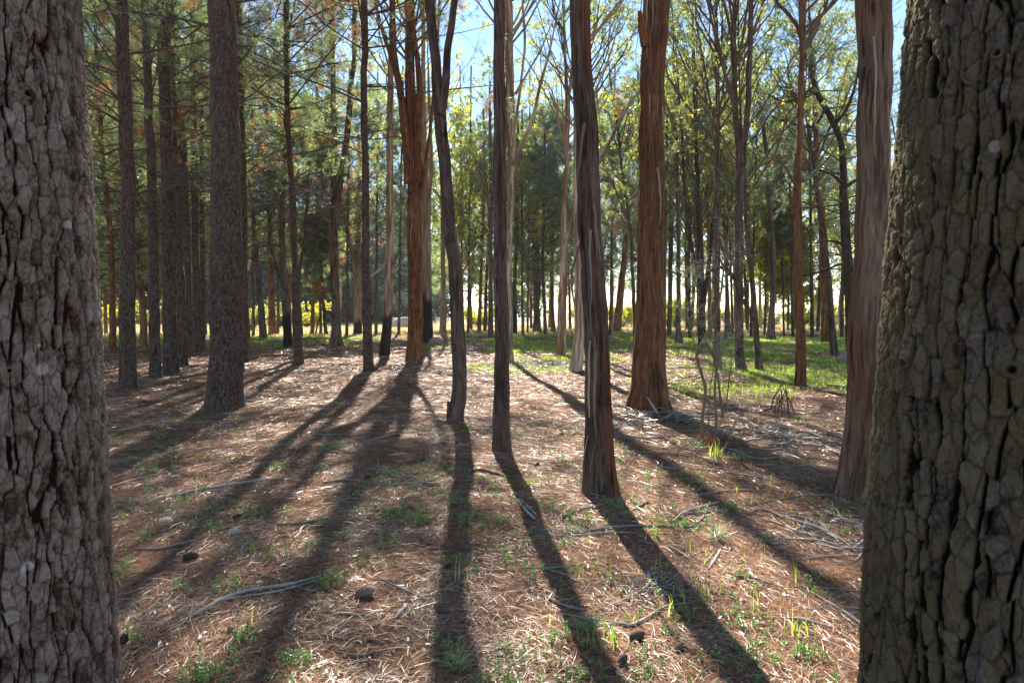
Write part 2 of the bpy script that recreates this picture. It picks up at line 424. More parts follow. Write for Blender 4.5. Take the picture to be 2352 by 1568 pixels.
def trunk_mesh(tree, name, pts, kind, seed, amp=None, res=.85, char_h=0., moss=0., base_flare=.0, zvis=None, knots=(), red=0., mat=None, crackscale=1., side_moss=0., moss_at=.6):
    """pts [k,4] world centre line x,y,z,r from the base up"""
    pts = np.asarray(pts, float)
    D = max(.8, pts[0, 1]); px = D / 683. * res         # size of a render pixel there
    L = np.linalg.norm(pts[-1, :3] - pts[0, :3])
    rmax = pts[:, 3].max()
    sides = int(np.clip(2 * math.pi * rmax / (px * 1.15), 10, 640)); dense = D < 3
    zt = min(L, zvis if zvis else L)
    step_fine = max(px * (1.6 if kind.startswith('pine') else 2.2), .0022) if not dense else .0022
    rows = np.r_[np.arange(0, zt, step_fine), np.arange(zt, L, .35), L]
    C = catmull(pts, 400); dl = np.r_[0, np.cumsum(np.linalg.norm(np.diff(C[:, :3], axis=0), axis=1))]
    rows = rows * dl[-1] / L
    c = np.stack([np.interp(rows, dl, C[:, i]) for i in range(4)], -1)
    wob = np.stack([fbm(rows / .55, rows * 0, seed + 81, 2) - .5, fbm(rows / .6, rows * 0 + 5, seed + 82, 2) - .5, rows * 0], -1)
    if D > 3: c[:, :3] += wob * np.clip(c[:, 3:4] * .55, 0, .05)
    P = c[:, :3]; R = np.maximum(c[:, 3], .008)
    T = nrm(np.gradient(P, axis=0))
    A = nrm(np.array([1., 0, 0]) - T * T[:, :1]); B = np.cross(T, A)
    tt = np.arange(sides) / sides
    if dense:
        fa = (math.atan2(-pts[3, 1], -pts[3, 0]) - math.pi / 2) / (2 * math.pi)     # side that faces the path
        tt = tt - .62 / (2 * math.pi) * np.sin(2 * math.pi * (tt - fa))
    th = math.pi / 2 + tt * 2 * math.pi
    circ = 2 * math.pi * rmax
    TH, VV = np.meshgrid(tt, rows)
    if D < 30:
        h, crack, tint = bark_pattern(kind, TH * circ, VV, circ, seed, crackscale * (1 if D < 8 else 1 + (D - 8) * .035), 1. if D < 3 else .35)
    else:
        h = .5 + .0 * TH; n = fbm(TH * 14, VV / .3, seed, 3, 14); crack = sstep(.5, .75, n) * .7; tint = .2 + .6 * vn(TH * 20, VV / .5, seed + 2, 20)
        if kind == 'smooth': crack = crack * .4
    if amp is None: amp = min(.018, .13 * rmax) * (1. if kind != 'smooth' else .35)
    lb_ = .25 if dense else 1.
    base_flare = max(base_flare, .14) if 3 < D < 32 and kind != 'dark' else base_flare
    lobes = 1 + lb_ * (.05 * np.sin(TH * 2 * math.pi * 2 + seed) + .035 * np.sin(TH * 2 * math.pi * 3 + seed * 2 + VV * .8) + .03 * np.sin(TH * 2 * math.pi * 5 + VV * 1.7))
    z0 = VV
    fl = 1.7 * base_flare * np.exp(-z0 / .20) * (.6 + .7 * np.abs(np.sin(TH * 2 * math.pi * 2.5 + seed)))
    bumps = .10 * lb_ * (fbm(TH * 4, VV / .5, seed + 30, 3, 4) - .5)
    # knots: find the vertex that projects to the wanted pixel
    Rr = R[:, None] * (lobes + fl + bumps)
    base = P[:, None] + Rr[..., None] * (A[:, None] * np.cos(th)[None, :, None] + B[:, None] * np.sin(th)[None, :, None])
    lich = np.zeros_like(TH)
    for kx, ky, kr in knots:
        d3 = base - np.array([0, 0, CAM_H])
        fz = d3[..., 1] * cp - d3[..., 2] * sp; uz = d3[..., 1] * sp + d3[..., 2] * cp
        sx = 1176 + d3[..., 0] / fz * FPX; sy = 784 - uz / fz * FPX
        nor = base - P[:, None]
        face = (nor * d3).sum(-1) < 0
        e = np.where(face, (sx - kx) ** 2 + (sy - ky) ** 2, 1e9)
        i = np.unravel_index(np.argmin(e), e.shape)
        d = np.linalg.norm(base - base[i], axis=-1)
        if kr < 0:
            lich = np.maximum(lich, sstep(-kr, -kr * .5, d + .006 * (fbm(TH * 80, VV * 60, 5, 2) - .5))); continue
        w = np.exp(-(d / kr) ** 2 * 1.2)
        ring = .5 + .5 * np.cos(d / kr * 14 + 3 * fbm(TH * 30, VV * 25, 3, 2))
        h = h * (1 - w) + w * (.75 + .22 * ring + .9 * np.exp(-(d / kr) ** 2 * 2) - 1.2 * np.exp(-(d / kr * 4) ** 2))
        crack = crack * (1 - w) + w * np.clip((1 - ring) * .35 + np.exp(-(d / kr * 5) ** 2), 0, 1)
    out = Rr + amp * (h - .7)
    Vt = P[:, None] + out[..., None] * (A[:, None] * np.cos(th)[None, :, None] + B[:, None] * np.sin(th)[None, :, None])
    idx = np.arange(len(rows) * sides).reshape(len(rows), sides)
    a = idx[:-1]; b = idx[1:]
    Q = np.stack([a, np.roll(a, -1, 1), np.roll(b, -1, 1), b], -1)
    mo = moss * sstep(.50, .62, .45 * fbm(TH * 6, VV * 1.6, seed + 60, 4, 6) + .40 * fbm(TH * circ / .03, VV / .05, seed + 61, 3) + .15 * fbm(TH * circ / .006, VV / .008, seed + 62, 2) + (side_moss * np.exp(-((np.mod(TH - moss_at + .5, 1) - .5) / .07) ** 2))) + red * sstep(.52, .66, fbm(TH * 3, VV * .55 + TH, seed + 66, 4, 3))
    ch = np.zeros_like(TH)
    if char_h: ch = sstep(char_h * 1.15, char_h * .8, VV + .5 * char_h * (fbm(TH * 5, VV * 2, seed + 70, 3, 5) - .5)) * .93
    tint = np.clip(tint + lich * .8, 0, 1.2); mo = mo * (1 - lich)
    o = mk(name, Vt, Q, mat or M[kind], tree, {"tint": tint, "crack": crack * (1 - lich), "moss": np.clip(mo, 0, 1), "char": ch}, True, loc=tree.location)
    return o

# ------------------------------------------------------------------ branches and leaves
def lerp_path(P, t):
    """P [n,K,3], t [n,m] in 0..1 -> points, tangents [n,m,3]"""
    K = P.shape[1]; x = np.clip(t, 0, .9999) * (K - 1); k = x.astype(int); f = (x - k)[..., None]
    n = np.arange(P.shape[0])[:, None]
    a = P[n, k]; b = P[n, k + 1]
    return a * (1 - f) + b * f, nrm(b - a)

def sprout(rng, P, R, per, tmin, tmax, length, ang, K=4, up=0., grav=0., rr=.5, wig=.08):
    """side shoots off every path"""
    n = P.shape[0]
    t = rng.uniform(tmin, tmax, (n, per))
    o, T = lerp_path(P, t)
    rnd = nrm(rng.normal(size=(n, per, 3)))
    side = nrm(rnd - (rnd * T).sum(-1, keepdims=True) * T)
    a = np.radians(rng.normal(ang, ang * .2, (n, per)))[..., None]
    d = nrm(T * np.cos(a) + side * np.sin(a) + np.array([0, 0, up]))
    Ls = length * rng.uniform(.55, 1.2, (n, per)) * (1.15 - .5 * t)
    o = o.reshape(-1, 3); d = d.reshape(-1, 3); Ls = Ls.reshape(-1)
    s = np.linspace(0, 1, K)
    C = o[:, None] + d[:, None] * (Ls[:, None] * s)[..., None]
    C[..., 2] += grav * Ls[:, None] * s ** 2
    w = rng.normal(size=(len(o), K, 3)) * wig * (Ls[:, None, None]) * np.minimum(s, .6)[None, :, None]
    C = C + w
    rk = np.interp(t.ravel(), [0, 1], [1, .35]) * np.repeat(R[:, 0], per) * rr
    Rn = rk[:, None] * np.linspace(1, .3, K)[None]
    return C, np.maximum(Rn, .0012)

def quads_at(rng, c, d, ln, wd, flat=0.):
    """diamond leaves: c start, d direction"""
    m = len(c)
    rnd = rng.normal(size=(m, 3)); s = nrm(np.cross(d, rnd))
    ln = np.broadcast_to(ln, (m,))[:, None]; wd = np.broadcast_to(wd, (m,))[:, None]
    nn = nrm(np.cross(d, s))
    mid = c + d * ln * .45 + nn * ln * .06
    V = np.stack([c, mid + s * wd * .5, c + d * ln, mid - s * wd * .5], 1)
    Q = np.arange(m * 4).reshape(m, 4)
    return V, Q

def needle_tufts(rng, c, d, per, ln, wd, spread=.9):
    m = len(c)
    dd = nrm(d[:, None] + rng.normal(size=(m, per, 3)) * spread * .6)
    cc = c[:, None] - d[:, None] * rng.uniform(0, .12, (m, per, 1))
    dd[..., 2] -= .12; dd = nrm(dd)
    l = ln * rng.uniform(.6, 1.1, (m, per))
    V, Q = quads_at(rng, cc.reshape(-1, 3), dd.reshape(-1, 3), l.ravel(), wd)
    tint = np.repeat(rng.uniform(0, 1, m), per) * .6 + rng.uniform(0, .4, m * per)
    return V, Q, np.repeat(tint, 4)

def pine_crown(tree, top, seed, z0, z1, Lmax, nbr, live_from=0., dead=.15, tufts=1., D=20., mat='needle', bare=.0, rise=.35, tuftn=10, face=None):
    """top: function z -> centre, radius of the trunk. dead branches below live_from"""
    rng = np.random.default_rng(seed); nbr = int(nbr * 1.5); Lmax *= 1.15
    z = np.sort(rng.uniform(z0, z1, nbr)); z = z0 + np.round((z - z0) / .45) * .45 + rng.normal(0, .05, nbr)
    z = np.clip(z, z0, z1 - .1)
    c = np.array([top(a) for a in z])
    az = rng.uniform(0, 2 * np.pi, nbr)
    H = z1
    frac = (H - z) / max(1, H - z0)
    live = z > live_from + rng.normal(0, .5, nbr)
    Ls = Lmax * np.clip(np.where(live, .25 + .95 * frac ** .7, .75), .15, 1.1) * rng.uniform(.55, 1.15, nbr)
    K = 6; s = np.linspace(0, 1, K)
    dirh = np.stack([np.cos(az), np.sin(az), np.zeros(nbr)], -1)
    up = rng.normal(rise, .18, nbr)
    P = c[:, None, :3] + dirh[:, None] * (Ls[:, None] * s)[..., None]
    P[..., 2] += Ls[:, None] * (up[:, None] * s - np.where(live, -.12, .28)[:, None] * s ** 2)
    P += rng.normal(size=P.shape) * .035 * Ls[:, None, None] * s[None, :, None]
    r0 = np.clip(.006 + .006 * Ls, .006, .03) * np.minimum(1, c[:, 3] / .06 + .3)
    R = r0[:, None] * np.linspace(1, .25, K)[None]
    bb = Buf(); V, Q = tubes(P, R, 5 if D < 25 else 4); bb.add(V, Q, .5)
    C1, R1 = sprout(rng, P, R, 7, .25, 1., Lmax * .30, 48, K=4, up=.12, rr=.5)
    V, Q = tubes(C1, R1, 3); bb.add(V, Q, .4)
    C2, R2 = sprout(rng, C1, R1, 3, .25, 1., Lmax * .15, 48, K=3, up=.1, rr=.6)
    R2 = np.maximum(R2, .0022 if D > 12 else .0014)
    V, Q = tubes(C2, R2, 3); bb.add(V, Q, .35)
    bb.build("branches", M['twig'], tree, loc=tree.location)
    # tufts at the twig tips
    tips = np.concatenate([C2[:, -1], C1[:, -1], C2[:, 1]]); td = nrm(np.concatenate([C2[:, -1] - C2[:, 0], C1[:, -1] - C1[:, -2], C2[:, 1] - C2[:, 0]]))
    own = np.concatenate([np.repeat(live, C2.shape[0] // nbr), np.repeat(live, C1.shape[0] // nbr), np.repeat(live, C2.shape[0] // nbr)])
    cl = vn(tips[:, 0] / 1.1 + tips[:, 2] * .4, tips[:, 1] / 1.1 + tips[:, 2] * .9, seed + 5)
    keep = own & (rng.uniform(0, 1, len(tips)) < tufts * (1.9 * sstep(bare + .12, bare + .34, cl)))
    tips = tips[keep]; td = td[keep]
    if len(tips) == 0: return
    dn = vn(tips[:, 0] / 1.6 + 9, tips[:, 2] / 1.2 + tips[:, 1] / 2, seed + 6)
    isd = (dn < dead) | (rng.uniform(0, 1, len(tips)) < dead * .12)
    k = max(1., D / 22.)
    for sel, nm, mt in ((~isd, "foliage", mat), (isd, "dead_foliage", 'needle_dead')):
        if sel.sum() < 3: continue
        V, Q, t = needle_tufts(rng, tips[sel], td[sel], tuftn + 3, .19 * min(k, 1.7), .0105 * k)
        b = Buf(); b.add(V, Q, t); b.build(nm, M[mt], tree, loc=tree.location)

def gum_crown(tree, top, seed, z0, z1, Lmax, nbr, mat='gum', leafn=10, D=20., pale=False, steep=.9, subs=5, twigs=5, limb_r=.035, droop=.0, dense=1.):
    rng = np.random.default_rng(seed); nbr = int(nbr * 2.3); Lmax *= 1.15; leafn = int(leafn * 1.5)
    z = np.sort(rng.uniform(z0, z1, nbr)); c = np.array([top(a) for a in z])
    az = rng.uniform(0, 2 * np.pi, nbr)
    frac = np.clip((z1 - z) / max(1, z1 - z0), 0, 1)
    Ls = Lmax * (.35 + .75 * frac) * rng.uniform(.6, 1.15, nbr)
    K = 7; s = np.linspace(0, 1, K)
    dirh = np.stack([np.cos(az), np.sin(az), np.zeros(nbr)], -1)
    P = c[:, None, :3] + dirh[:, None] * (Ls[:, None] * (s ** .85) * .62)[..., None]
    P[..., 2] += Ls[:, None] * steep * s[None] * rng.uniform(.7, 1.15, (nbr, 1))
    P += rng.normal(size=P.shape) * .03 * Ls[:, None, None] * s[None, :, None]
    r0 = np.minimum(limb_r * (.5 + .6 * frac), c[:, 3] * .7 + .004)
    R = r0[:, None] * np.linspace(1, .25, K)[None]
    tm = M['twig_pale'] if pale else M['twig']
    bb = Buf(); V, Q = tubes(P, R, 6 if D < 30 else 4); bb.add(V, Q, .6)
    C1, R1 = sprout(rng, P, R, subs, .3, 1., Lmax * .42, 34, K=5, up=.35, rr=.5)
    V, Q = tubes(C1, R1, 4); bb.add(V, Q, .5)
    C2, R2 = sprout(rng, C1, R1, twigs, .3, 1., Lmax * .17, 40, K=4, up=.15, grav=-.25, rr=.5)
    R2 = np.maximum(R2, .002)
    V, Q = tubes(C2, R2, 3); bb.add(V, Q, .3)
    bb.build("branches", tm, tree, loc=tree.location)
    cl = vn(C2[:, -1, 0] / .9, C2[:, -1, 2] / .9 + C2[:, -1, 1], seed + 5)
    C2 = C2[rng.uniform(0, 1, len(C2)) < dense * 1.7 * sstep(.32, .55, cl)]
    if len(C2) == 0: return
    t = rng.uniform(.15, 1., (len(C2), leafn)); o, T = lerp_path(C2, t)
    d = nrm(T * .45 + rng.normal(size=T.shape) * .5 + np.array([0, 0, -.75 - droop]))
    k = max(1., D / 20.) ** .8
    o = o.reshape(-1, 3); d = d.reshape(-1, 3)
    ln = rng.uniform(.07, .14, len(o)) * k
    V, Q = quads_at(rng, o, d, ln, .030 * k)
    tint = np.repeat(np.repeat(rng.uniform(0, 1, len(C2)), leafn) * .65 + rng.uniform(0, .35, len(o)), 4)
    b = Buf(); b.add(V, Q, tint); b.build("foliage", M[mat], tree, loc=tree.location)

def strips(tree, rng, places, mat='peel'):
    """hanging ribbons of bark; places: (point, length, outward dir, width)"""
    for p, ln, d, w in places:
        K = 8; s = np.linspace(0, 1, K)
        tw = rng.uniform(0, 6.28); d = np.asarray(d, float)
        cpt = np.asarray(p)[None] + d[None] * (np.sin(s * 2.2) * ln * .10)[:, None]
        cpt[:, 2] -= ln * s
        cpt += np.cumsum(rng.normal(size=(K, 3)) * .012 * ln, 0)
        a = tw + s * rng.uniform(-2.5, 2.5)
        wd = w * (1 - .75 * s)
        side = np.stack([np.cos(a), np.sin(a), 0 * a], -1); nn = np.stack([-np.sin(a), np.cos(a), 0 * a], -1)
        V = np.stack([cpt - side * wd[:, None] * .5, cpt + nn * wd[:, None] * .25, cpt + side * wd[:, None] * .5, cpt + nn * wd[:, None] * .10], 1)
        idx = np.arange(K * 4).reshape(K, 4); a_ = idx[:-1]; b_ = idx[1:]
        Q = np.stack([a_, np.roll(a_, -1, 1), np.roll(b_, -1, 1), b_], -1)
        mk("bark_strip", V, Q, M[mat], tree, {"tint": np.full(K * 4, rng.uniform(.2, .9)), "crack": np.zeros(K * 4)}, True, loc=tree.location)

# ------------------------------------------------------------------ one tree from its outline in the photograph
def make_tree(name, label, cat, px, kind, H, crown, seed, group=None, limbs=(), strip=0, D=None, limb_kind=None, **kw):
    base = px[0]
    if D is None: D = CAM_H * FPX / (base[1] - HOR)
    W = []
    for x, y, w in px:
        p, t = at(x, y, D); W.append([p[0], p[1], p[2], w / 2 / FPX * t])
    W = np.array(W)
    W[:, 1] += W[0, 3]
    g = float(gh(W[0, 0], W[0, 1]))
    if W[0, 2] > g - .05: W[0, 2] = g - .06
    # continue above the frame
    last = W[-1]; k = min(3, len(W) - 1)
    dz = last[2] - W[-1 - k, 2]
    if H > last[2] + 1 and dz > .1:
        sl = (last[:2] - W[-1 - k, :2]) / dz
        n = 5
        for q in range(1, n + 1):
            f = q / n; z = last[2] + (H - last[2]) * f
            W = np.vstack([W, [last[0] + sl[0] * (z - last[2]) * (1 - .6 * f), last[1] + .01 * (z - last[2]), z, max(.02, last[3] * (1 - .9 * f))]])
    zfr = at(1176, 0, D)[0][2]
    W[0, 2] -= .08; FEET.append((W[0, 0], W[0, 1], W[1, 3]))
    tr = thing(name, (W[0, 0], W[0, 1], g), label, cat, group)
    trunk_mesh(tr, "trunk", W, kind, seed, zvis=min(H, zfr) - W[0, 2] + .4, **kw)
    def top(z):
        return np.array([np.interp(z, W[:, 2], W[:, 0]), np.interp(z, W[:, 2], W[:, 1]), z, np.interp(z, W[:, 2], W[:, 3])])
    for li, lp in enumerate(limbs):
        Lw = []
        off = 0
        lp_, ext = (lp[0], lp[1]) if isinstance(lp, tuple) and isinstance(lp[0], list) else (lp, 0)
        for i, (x, y, w) in enumerate(lp_):
            p, t = at(x, y, D); Lw.append([p[0], p[1] + W[0, 3] * .5 + .12 * i * (1 if li % 2 else -1) * .5, p[2], w / 2 / FPX * t])
        Lw = np.array(Lw)
        if ext:
            d = Lw[-1, :3] - Lw[-2, :3]; d = d / np.linalg.norm(d)
            for q in (1, 2, 3):
                Lw = np.vstack([Lw, np.r_[Lw[-1, :3] + (d * .8 + np.array([0, 0, .25])) * ext / 3, Lw[-1, 3] * .6]])
        trunk_mesh(tr, "limb", Lw, limb_kind or kind, seed + 100 + li)
    if crown: crown(tr, top, seed, D)
    if strip:
        rng = np.random.default_rng(seed + 9)
        pl = []
        zlo, zhi, n = strip if isinstance(strip, tuple) else (2.5, 6, strip)
        for i in range(n):
            z = rng.uniform(zlo, zhi); c = top(z); a = rng.uniform(math.pi, 2 * math.pi)
            dv = np.array([math.cos(a), math.sin(a), 0])
            pl.append((c[:3] + dv * c[3] * 1.02, rng.uniform(.25, 1.3), dv, rng.uniform(.012, .045)))
        strips(tr, rng, pl)
    return tr

# crown presets (z in metres)
def PC(z0=3., z1=20., L=2.6, n=60, live=7., dead=.15, tufts=.7, mat='needle', bare=.2, tn=10, rise=.35):
    return lambda tr, top, seed, D: pine_crown(tr, top, seed + 500, z0, z1, L, n, live, dead, tufts, D, mat, bare, rise, tn)
def GC(z0=7., z1=18., L=4., n=14, mat='gum', leafn=9, pale=False, steep=.9, subs=5, twigs=5, lr=.035, dense=1., droop=0.):
    return lambda tr, top, seed, D: gum_crown(tr, top, seed + 500, z0, z1, L, n, mat, leafn, D, pale, steep, subs, twigs, lr, droop, dense)

# -------- the two trunks that frame the picture
def edge_tree(edges, R0, Yc, side, name, label, kind, H, seed, **kw):
    """edges: (px x of the visible edge, px y); trunk centre line solved so that its silhouette passes there"""
    W = []
    for x, y, k in edges:
        R = R0 * k; r = ray(x, y); th = math.atan2(r[0], r[1]); d = Yc / math.cos(th)
        for _ in range(8):
            tc_ = th + side * math.asin(R / d); d = Yc / math.cos(tc_)
        z = CAM_H + (r[2] / math.hypot(r[0], r[1])) * math.sqrt(d * d - R * R)
        W.append([Yc * math.tan(tc_), Yc, z, R])
    W = np.array(W)
    sl = (W[-1, :2] - W[0, :2]) / (W[-1, 2] - W[0, 2]); up = []
    for z in np.linspace(W[-1, 2] + 1, H, 6):
        f = (z - W[-1, 2]) / (H - W[-1, 2]); up.append([W[-1, 0] + sl[0] * 2 * f, Yc, z, W[-1, 3] * (1 - .85 * f)])
    lo = [[W[0, 0] - sl[0] * (W[0, 2] + .1), Yc, -.1, W[0, 3] * 1.25], [W[0, 0] - sl[0] * (W[0, 2] - .3) , Yc, .3, W[0, 3] * 1.08]]
    W = np.vstack([lo, W, up])
    tr = thing(name, (W[0, 0], W[0, 1], 0), label, "tree")
    trunk_mesh(tr, "trunk", W, kind, seed, zvis=2.75, **kw)
    def top(z): return np.array([np.interp(z, W[:, 2], W[:, 0]), Yc, z, np.interp(z, W[:, 2], W[:, 3])])
    pine_crown(tr, top, seed + 500, 8, H, 2.6, 30, 9, .1, .5, 12)
edge_tree([(271, 1568, 1.08), (252, 1284, 1.05), (242, 1034, 1.02), (235, 884, 1.0), (229, 750, .98), (215, 500, .95), (197, 250, .92), (183, 0, .89)], .19, 1.36, -1,
    "pine_tree", "thick plated pine trunk filling the left edge in front of everything", 'pine_near', 17, 11, amp=.017, moss=.25, res=1.,
    knots=((60, 218, .022), (165, 428, .012), (20, 850, .016), (95, 846, -.014), (155, 515, -.010), (62, 1300, -.012), (88, 795, -.006)))
edge_tree([(1977, 1568, 1.06), (1984, 1359, 1.04), (2009, 1034, 1.0), (2029, 750, .97), (2046, 500, .95), (2069, 250, .93), (2086, 0, .91)], .23, 1.12, 1,
    "pine_tree", "mossy pine trunk with deep dark fissures filling the right edge", 'pine_moss', 17, 23, amp=.017, moss=.55, side_moss=.12, moss_at=.22, res=1.1, crackscale=1.15,
    knots=((2003, 1435, .02), (2295, 125, .018), (2325, 850, .026), (2085, 835, .022), (2285, 335, -.012)))

# -------- left pine stand
pT = "tree"
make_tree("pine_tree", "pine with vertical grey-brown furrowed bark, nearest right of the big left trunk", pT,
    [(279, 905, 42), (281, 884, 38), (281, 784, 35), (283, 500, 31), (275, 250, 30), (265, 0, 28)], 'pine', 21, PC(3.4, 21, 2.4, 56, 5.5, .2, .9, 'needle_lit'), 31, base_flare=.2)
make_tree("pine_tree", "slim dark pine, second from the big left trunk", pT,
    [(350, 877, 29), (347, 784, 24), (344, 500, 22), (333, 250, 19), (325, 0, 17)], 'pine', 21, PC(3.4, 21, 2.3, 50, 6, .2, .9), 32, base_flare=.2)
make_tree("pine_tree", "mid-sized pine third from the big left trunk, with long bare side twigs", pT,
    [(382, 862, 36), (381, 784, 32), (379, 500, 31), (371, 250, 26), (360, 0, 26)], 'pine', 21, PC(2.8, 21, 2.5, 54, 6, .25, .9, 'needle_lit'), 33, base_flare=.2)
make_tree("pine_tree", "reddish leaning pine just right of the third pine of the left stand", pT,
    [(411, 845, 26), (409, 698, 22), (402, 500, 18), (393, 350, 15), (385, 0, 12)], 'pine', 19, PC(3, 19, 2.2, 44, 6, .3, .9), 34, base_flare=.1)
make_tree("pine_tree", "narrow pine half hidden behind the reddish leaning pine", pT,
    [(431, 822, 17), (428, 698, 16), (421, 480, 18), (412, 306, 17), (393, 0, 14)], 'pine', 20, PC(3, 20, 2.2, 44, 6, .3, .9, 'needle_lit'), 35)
make_tree("pine_tree", "slender dark pine with twiggy crown close left of the large furrowed pine", pT,
    [(449, 812, 20), (446, 698, 16), (441, 306, 13), (436, 0, 11)], 'pine', 20, PC(3, 20, 2.4, 60, 7, .2, .7), 36)
make_tree("pine_tree", "large straight furrowed pine with the widest trunk of the left stand", pT,
    [(494, 950, 92), (495, 925, 80), (499, 784, 76), (501, 500, 68), (497, 250, 63), (490, 0, 60)], 'pine', 22, PC(5.6, 22, 2.6, 40, 8, .2, .8), 37, base_flare=.22, amp=.016)
make_tree("pine_tree", "pine with pale resin streak touching the right side of the large furrowed pine", pT,
    [(545, 862, 23), (543, 698, 21), (534, 392, 20), (528, 0, 18)], 'pine', 21, PC(4.5, 21, 2.4, 44, 6.5, .3, .9), 38)
make_tree("pine_tree", "olive-brown pine seen right beside the resin-streaked one", pT,
    [(559, 834, 16), (557, 698, 20), (551, 392, 21), (546, 150, 17), (540, 0, 14)], 'pine', 20, PC(4, 20, 2.5, 44, 6, .4, .9, 'needle_lit'), 39, moss=.5)
make_tree("pine_tree", "thin reddish pine low and furthest right of the resin-streaked pine", pT,
    [(568, 816, 12), (563, 698, 11), (558, 551, 10), (556, 300, 9)], 'pine_red', 18, PC(3, 18, 2.4, 50, 6, .3, .7), 40)
make_tree("pine_tree", "thin pine peeping out left behind the large furrowed pine", pT,
    [(463, 806, 11), (462, 551, 10), (461, 300, 8)], 'pine', 18, PC(3, 18, 2.2, 50, 6, .2, .8), 41)
make_tree("pine_tree", "red-barked pine at the back beside the big left trunk", pT,
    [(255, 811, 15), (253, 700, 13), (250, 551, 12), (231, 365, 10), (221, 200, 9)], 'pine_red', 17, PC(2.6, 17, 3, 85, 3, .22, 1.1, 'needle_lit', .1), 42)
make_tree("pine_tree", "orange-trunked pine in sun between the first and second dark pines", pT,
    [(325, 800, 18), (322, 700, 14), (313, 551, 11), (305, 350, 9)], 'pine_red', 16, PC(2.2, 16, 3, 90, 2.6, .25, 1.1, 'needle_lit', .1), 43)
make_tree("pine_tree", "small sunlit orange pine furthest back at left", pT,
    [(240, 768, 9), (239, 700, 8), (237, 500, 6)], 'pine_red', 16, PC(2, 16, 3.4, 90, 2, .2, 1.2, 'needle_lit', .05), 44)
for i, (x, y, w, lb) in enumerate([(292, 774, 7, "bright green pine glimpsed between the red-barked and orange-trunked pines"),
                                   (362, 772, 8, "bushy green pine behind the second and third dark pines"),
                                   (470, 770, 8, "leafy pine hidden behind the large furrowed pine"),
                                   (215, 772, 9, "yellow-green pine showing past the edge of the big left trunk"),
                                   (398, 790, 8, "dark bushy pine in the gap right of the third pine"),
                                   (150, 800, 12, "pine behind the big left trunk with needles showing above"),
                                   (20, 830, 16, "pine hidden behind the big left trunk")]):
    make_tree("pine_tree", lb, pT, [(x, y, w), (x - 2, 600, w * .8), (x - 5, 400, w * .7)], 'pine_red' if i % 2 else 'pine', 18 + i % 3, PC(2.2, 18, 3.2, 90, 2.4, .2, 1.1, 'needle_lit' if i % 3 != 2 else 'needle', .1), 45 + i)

# -------- pines of the middle left
make_tree("pine_tree", "left-leaning slim pine standing alone right of the left stand", pT,
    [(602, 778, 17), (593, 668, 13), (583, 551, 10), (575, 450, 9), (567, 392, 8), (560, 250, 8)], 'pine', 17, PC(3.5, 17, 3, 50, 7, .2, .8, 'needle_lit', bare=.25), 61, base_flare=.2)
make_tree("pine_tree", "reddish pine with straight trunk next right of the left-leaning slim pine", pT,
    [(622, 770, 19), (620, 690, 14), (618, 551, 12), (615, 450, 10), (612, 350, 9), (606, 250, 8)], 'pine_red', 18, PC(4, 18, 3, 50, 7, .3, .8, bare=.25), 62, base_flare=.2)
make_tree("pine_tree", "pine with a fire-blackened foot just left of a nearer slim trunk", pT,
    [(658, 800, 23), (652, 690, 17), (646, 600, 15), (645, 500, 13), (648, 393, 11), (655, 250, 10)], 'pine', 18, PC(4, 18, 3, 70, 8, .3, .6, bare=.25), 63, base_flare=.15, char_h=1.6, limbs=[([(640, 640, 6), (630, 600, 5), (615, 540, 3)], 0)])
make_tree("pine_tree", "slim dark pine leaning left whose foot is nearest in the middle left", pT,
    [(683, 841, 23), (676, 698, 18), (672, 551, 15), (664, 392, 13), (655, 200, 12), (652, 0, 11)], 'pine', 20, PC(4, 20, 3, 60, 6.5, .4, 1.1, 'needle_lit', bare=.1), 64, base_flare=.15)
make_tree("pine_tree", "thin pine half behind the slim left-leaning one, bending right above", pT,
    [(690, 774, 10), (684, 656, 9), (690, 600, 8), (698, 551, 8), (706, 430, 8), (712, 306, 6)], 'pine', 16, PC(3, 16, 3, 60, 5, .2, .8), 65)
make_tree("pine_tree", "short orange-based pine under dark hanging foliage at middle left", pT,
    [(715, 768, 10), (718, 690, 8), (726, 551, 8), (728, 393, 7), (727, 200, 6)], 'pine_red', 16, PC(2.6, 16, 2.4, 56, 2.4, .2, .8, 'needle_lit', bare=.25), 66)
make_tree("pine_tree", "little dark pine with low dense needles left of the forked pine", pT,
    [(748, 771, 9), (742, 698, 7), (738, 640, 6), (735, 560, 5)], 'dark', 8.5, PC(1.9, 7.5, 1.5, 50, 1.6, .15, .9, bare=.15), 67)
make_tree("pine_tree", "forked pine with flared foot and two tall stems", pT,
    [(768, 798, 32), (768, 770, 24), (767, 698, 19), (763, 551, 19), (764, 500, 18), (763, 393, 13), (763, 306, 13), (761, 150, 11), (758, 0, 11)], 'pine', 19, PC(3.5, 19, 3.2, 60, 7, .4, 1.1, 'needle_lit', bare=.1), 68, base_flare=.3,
    limbs=[([(768, 520, 13), (775, 450, 14), (785, 393, 14), (798, 306, 13), (808, 200, 12), (817, 120, 11), (815, 0, 10)], 4)])
make_tree("pine_tree", "straight bare grey pine before the clearing, between forked pine and ribboned gums", pT,
    [(843, 860, 25), (841, 784, 22), (839, 698, 20), (837, 551, 18), (836, 392, 16), (834, 200, 15), (834, 0, 15)], 'pine', 21, PC(5.5, 21, 3, 50, 7, .4, 1.1, 'needle', bare=.1), 69, base_flare=.1)
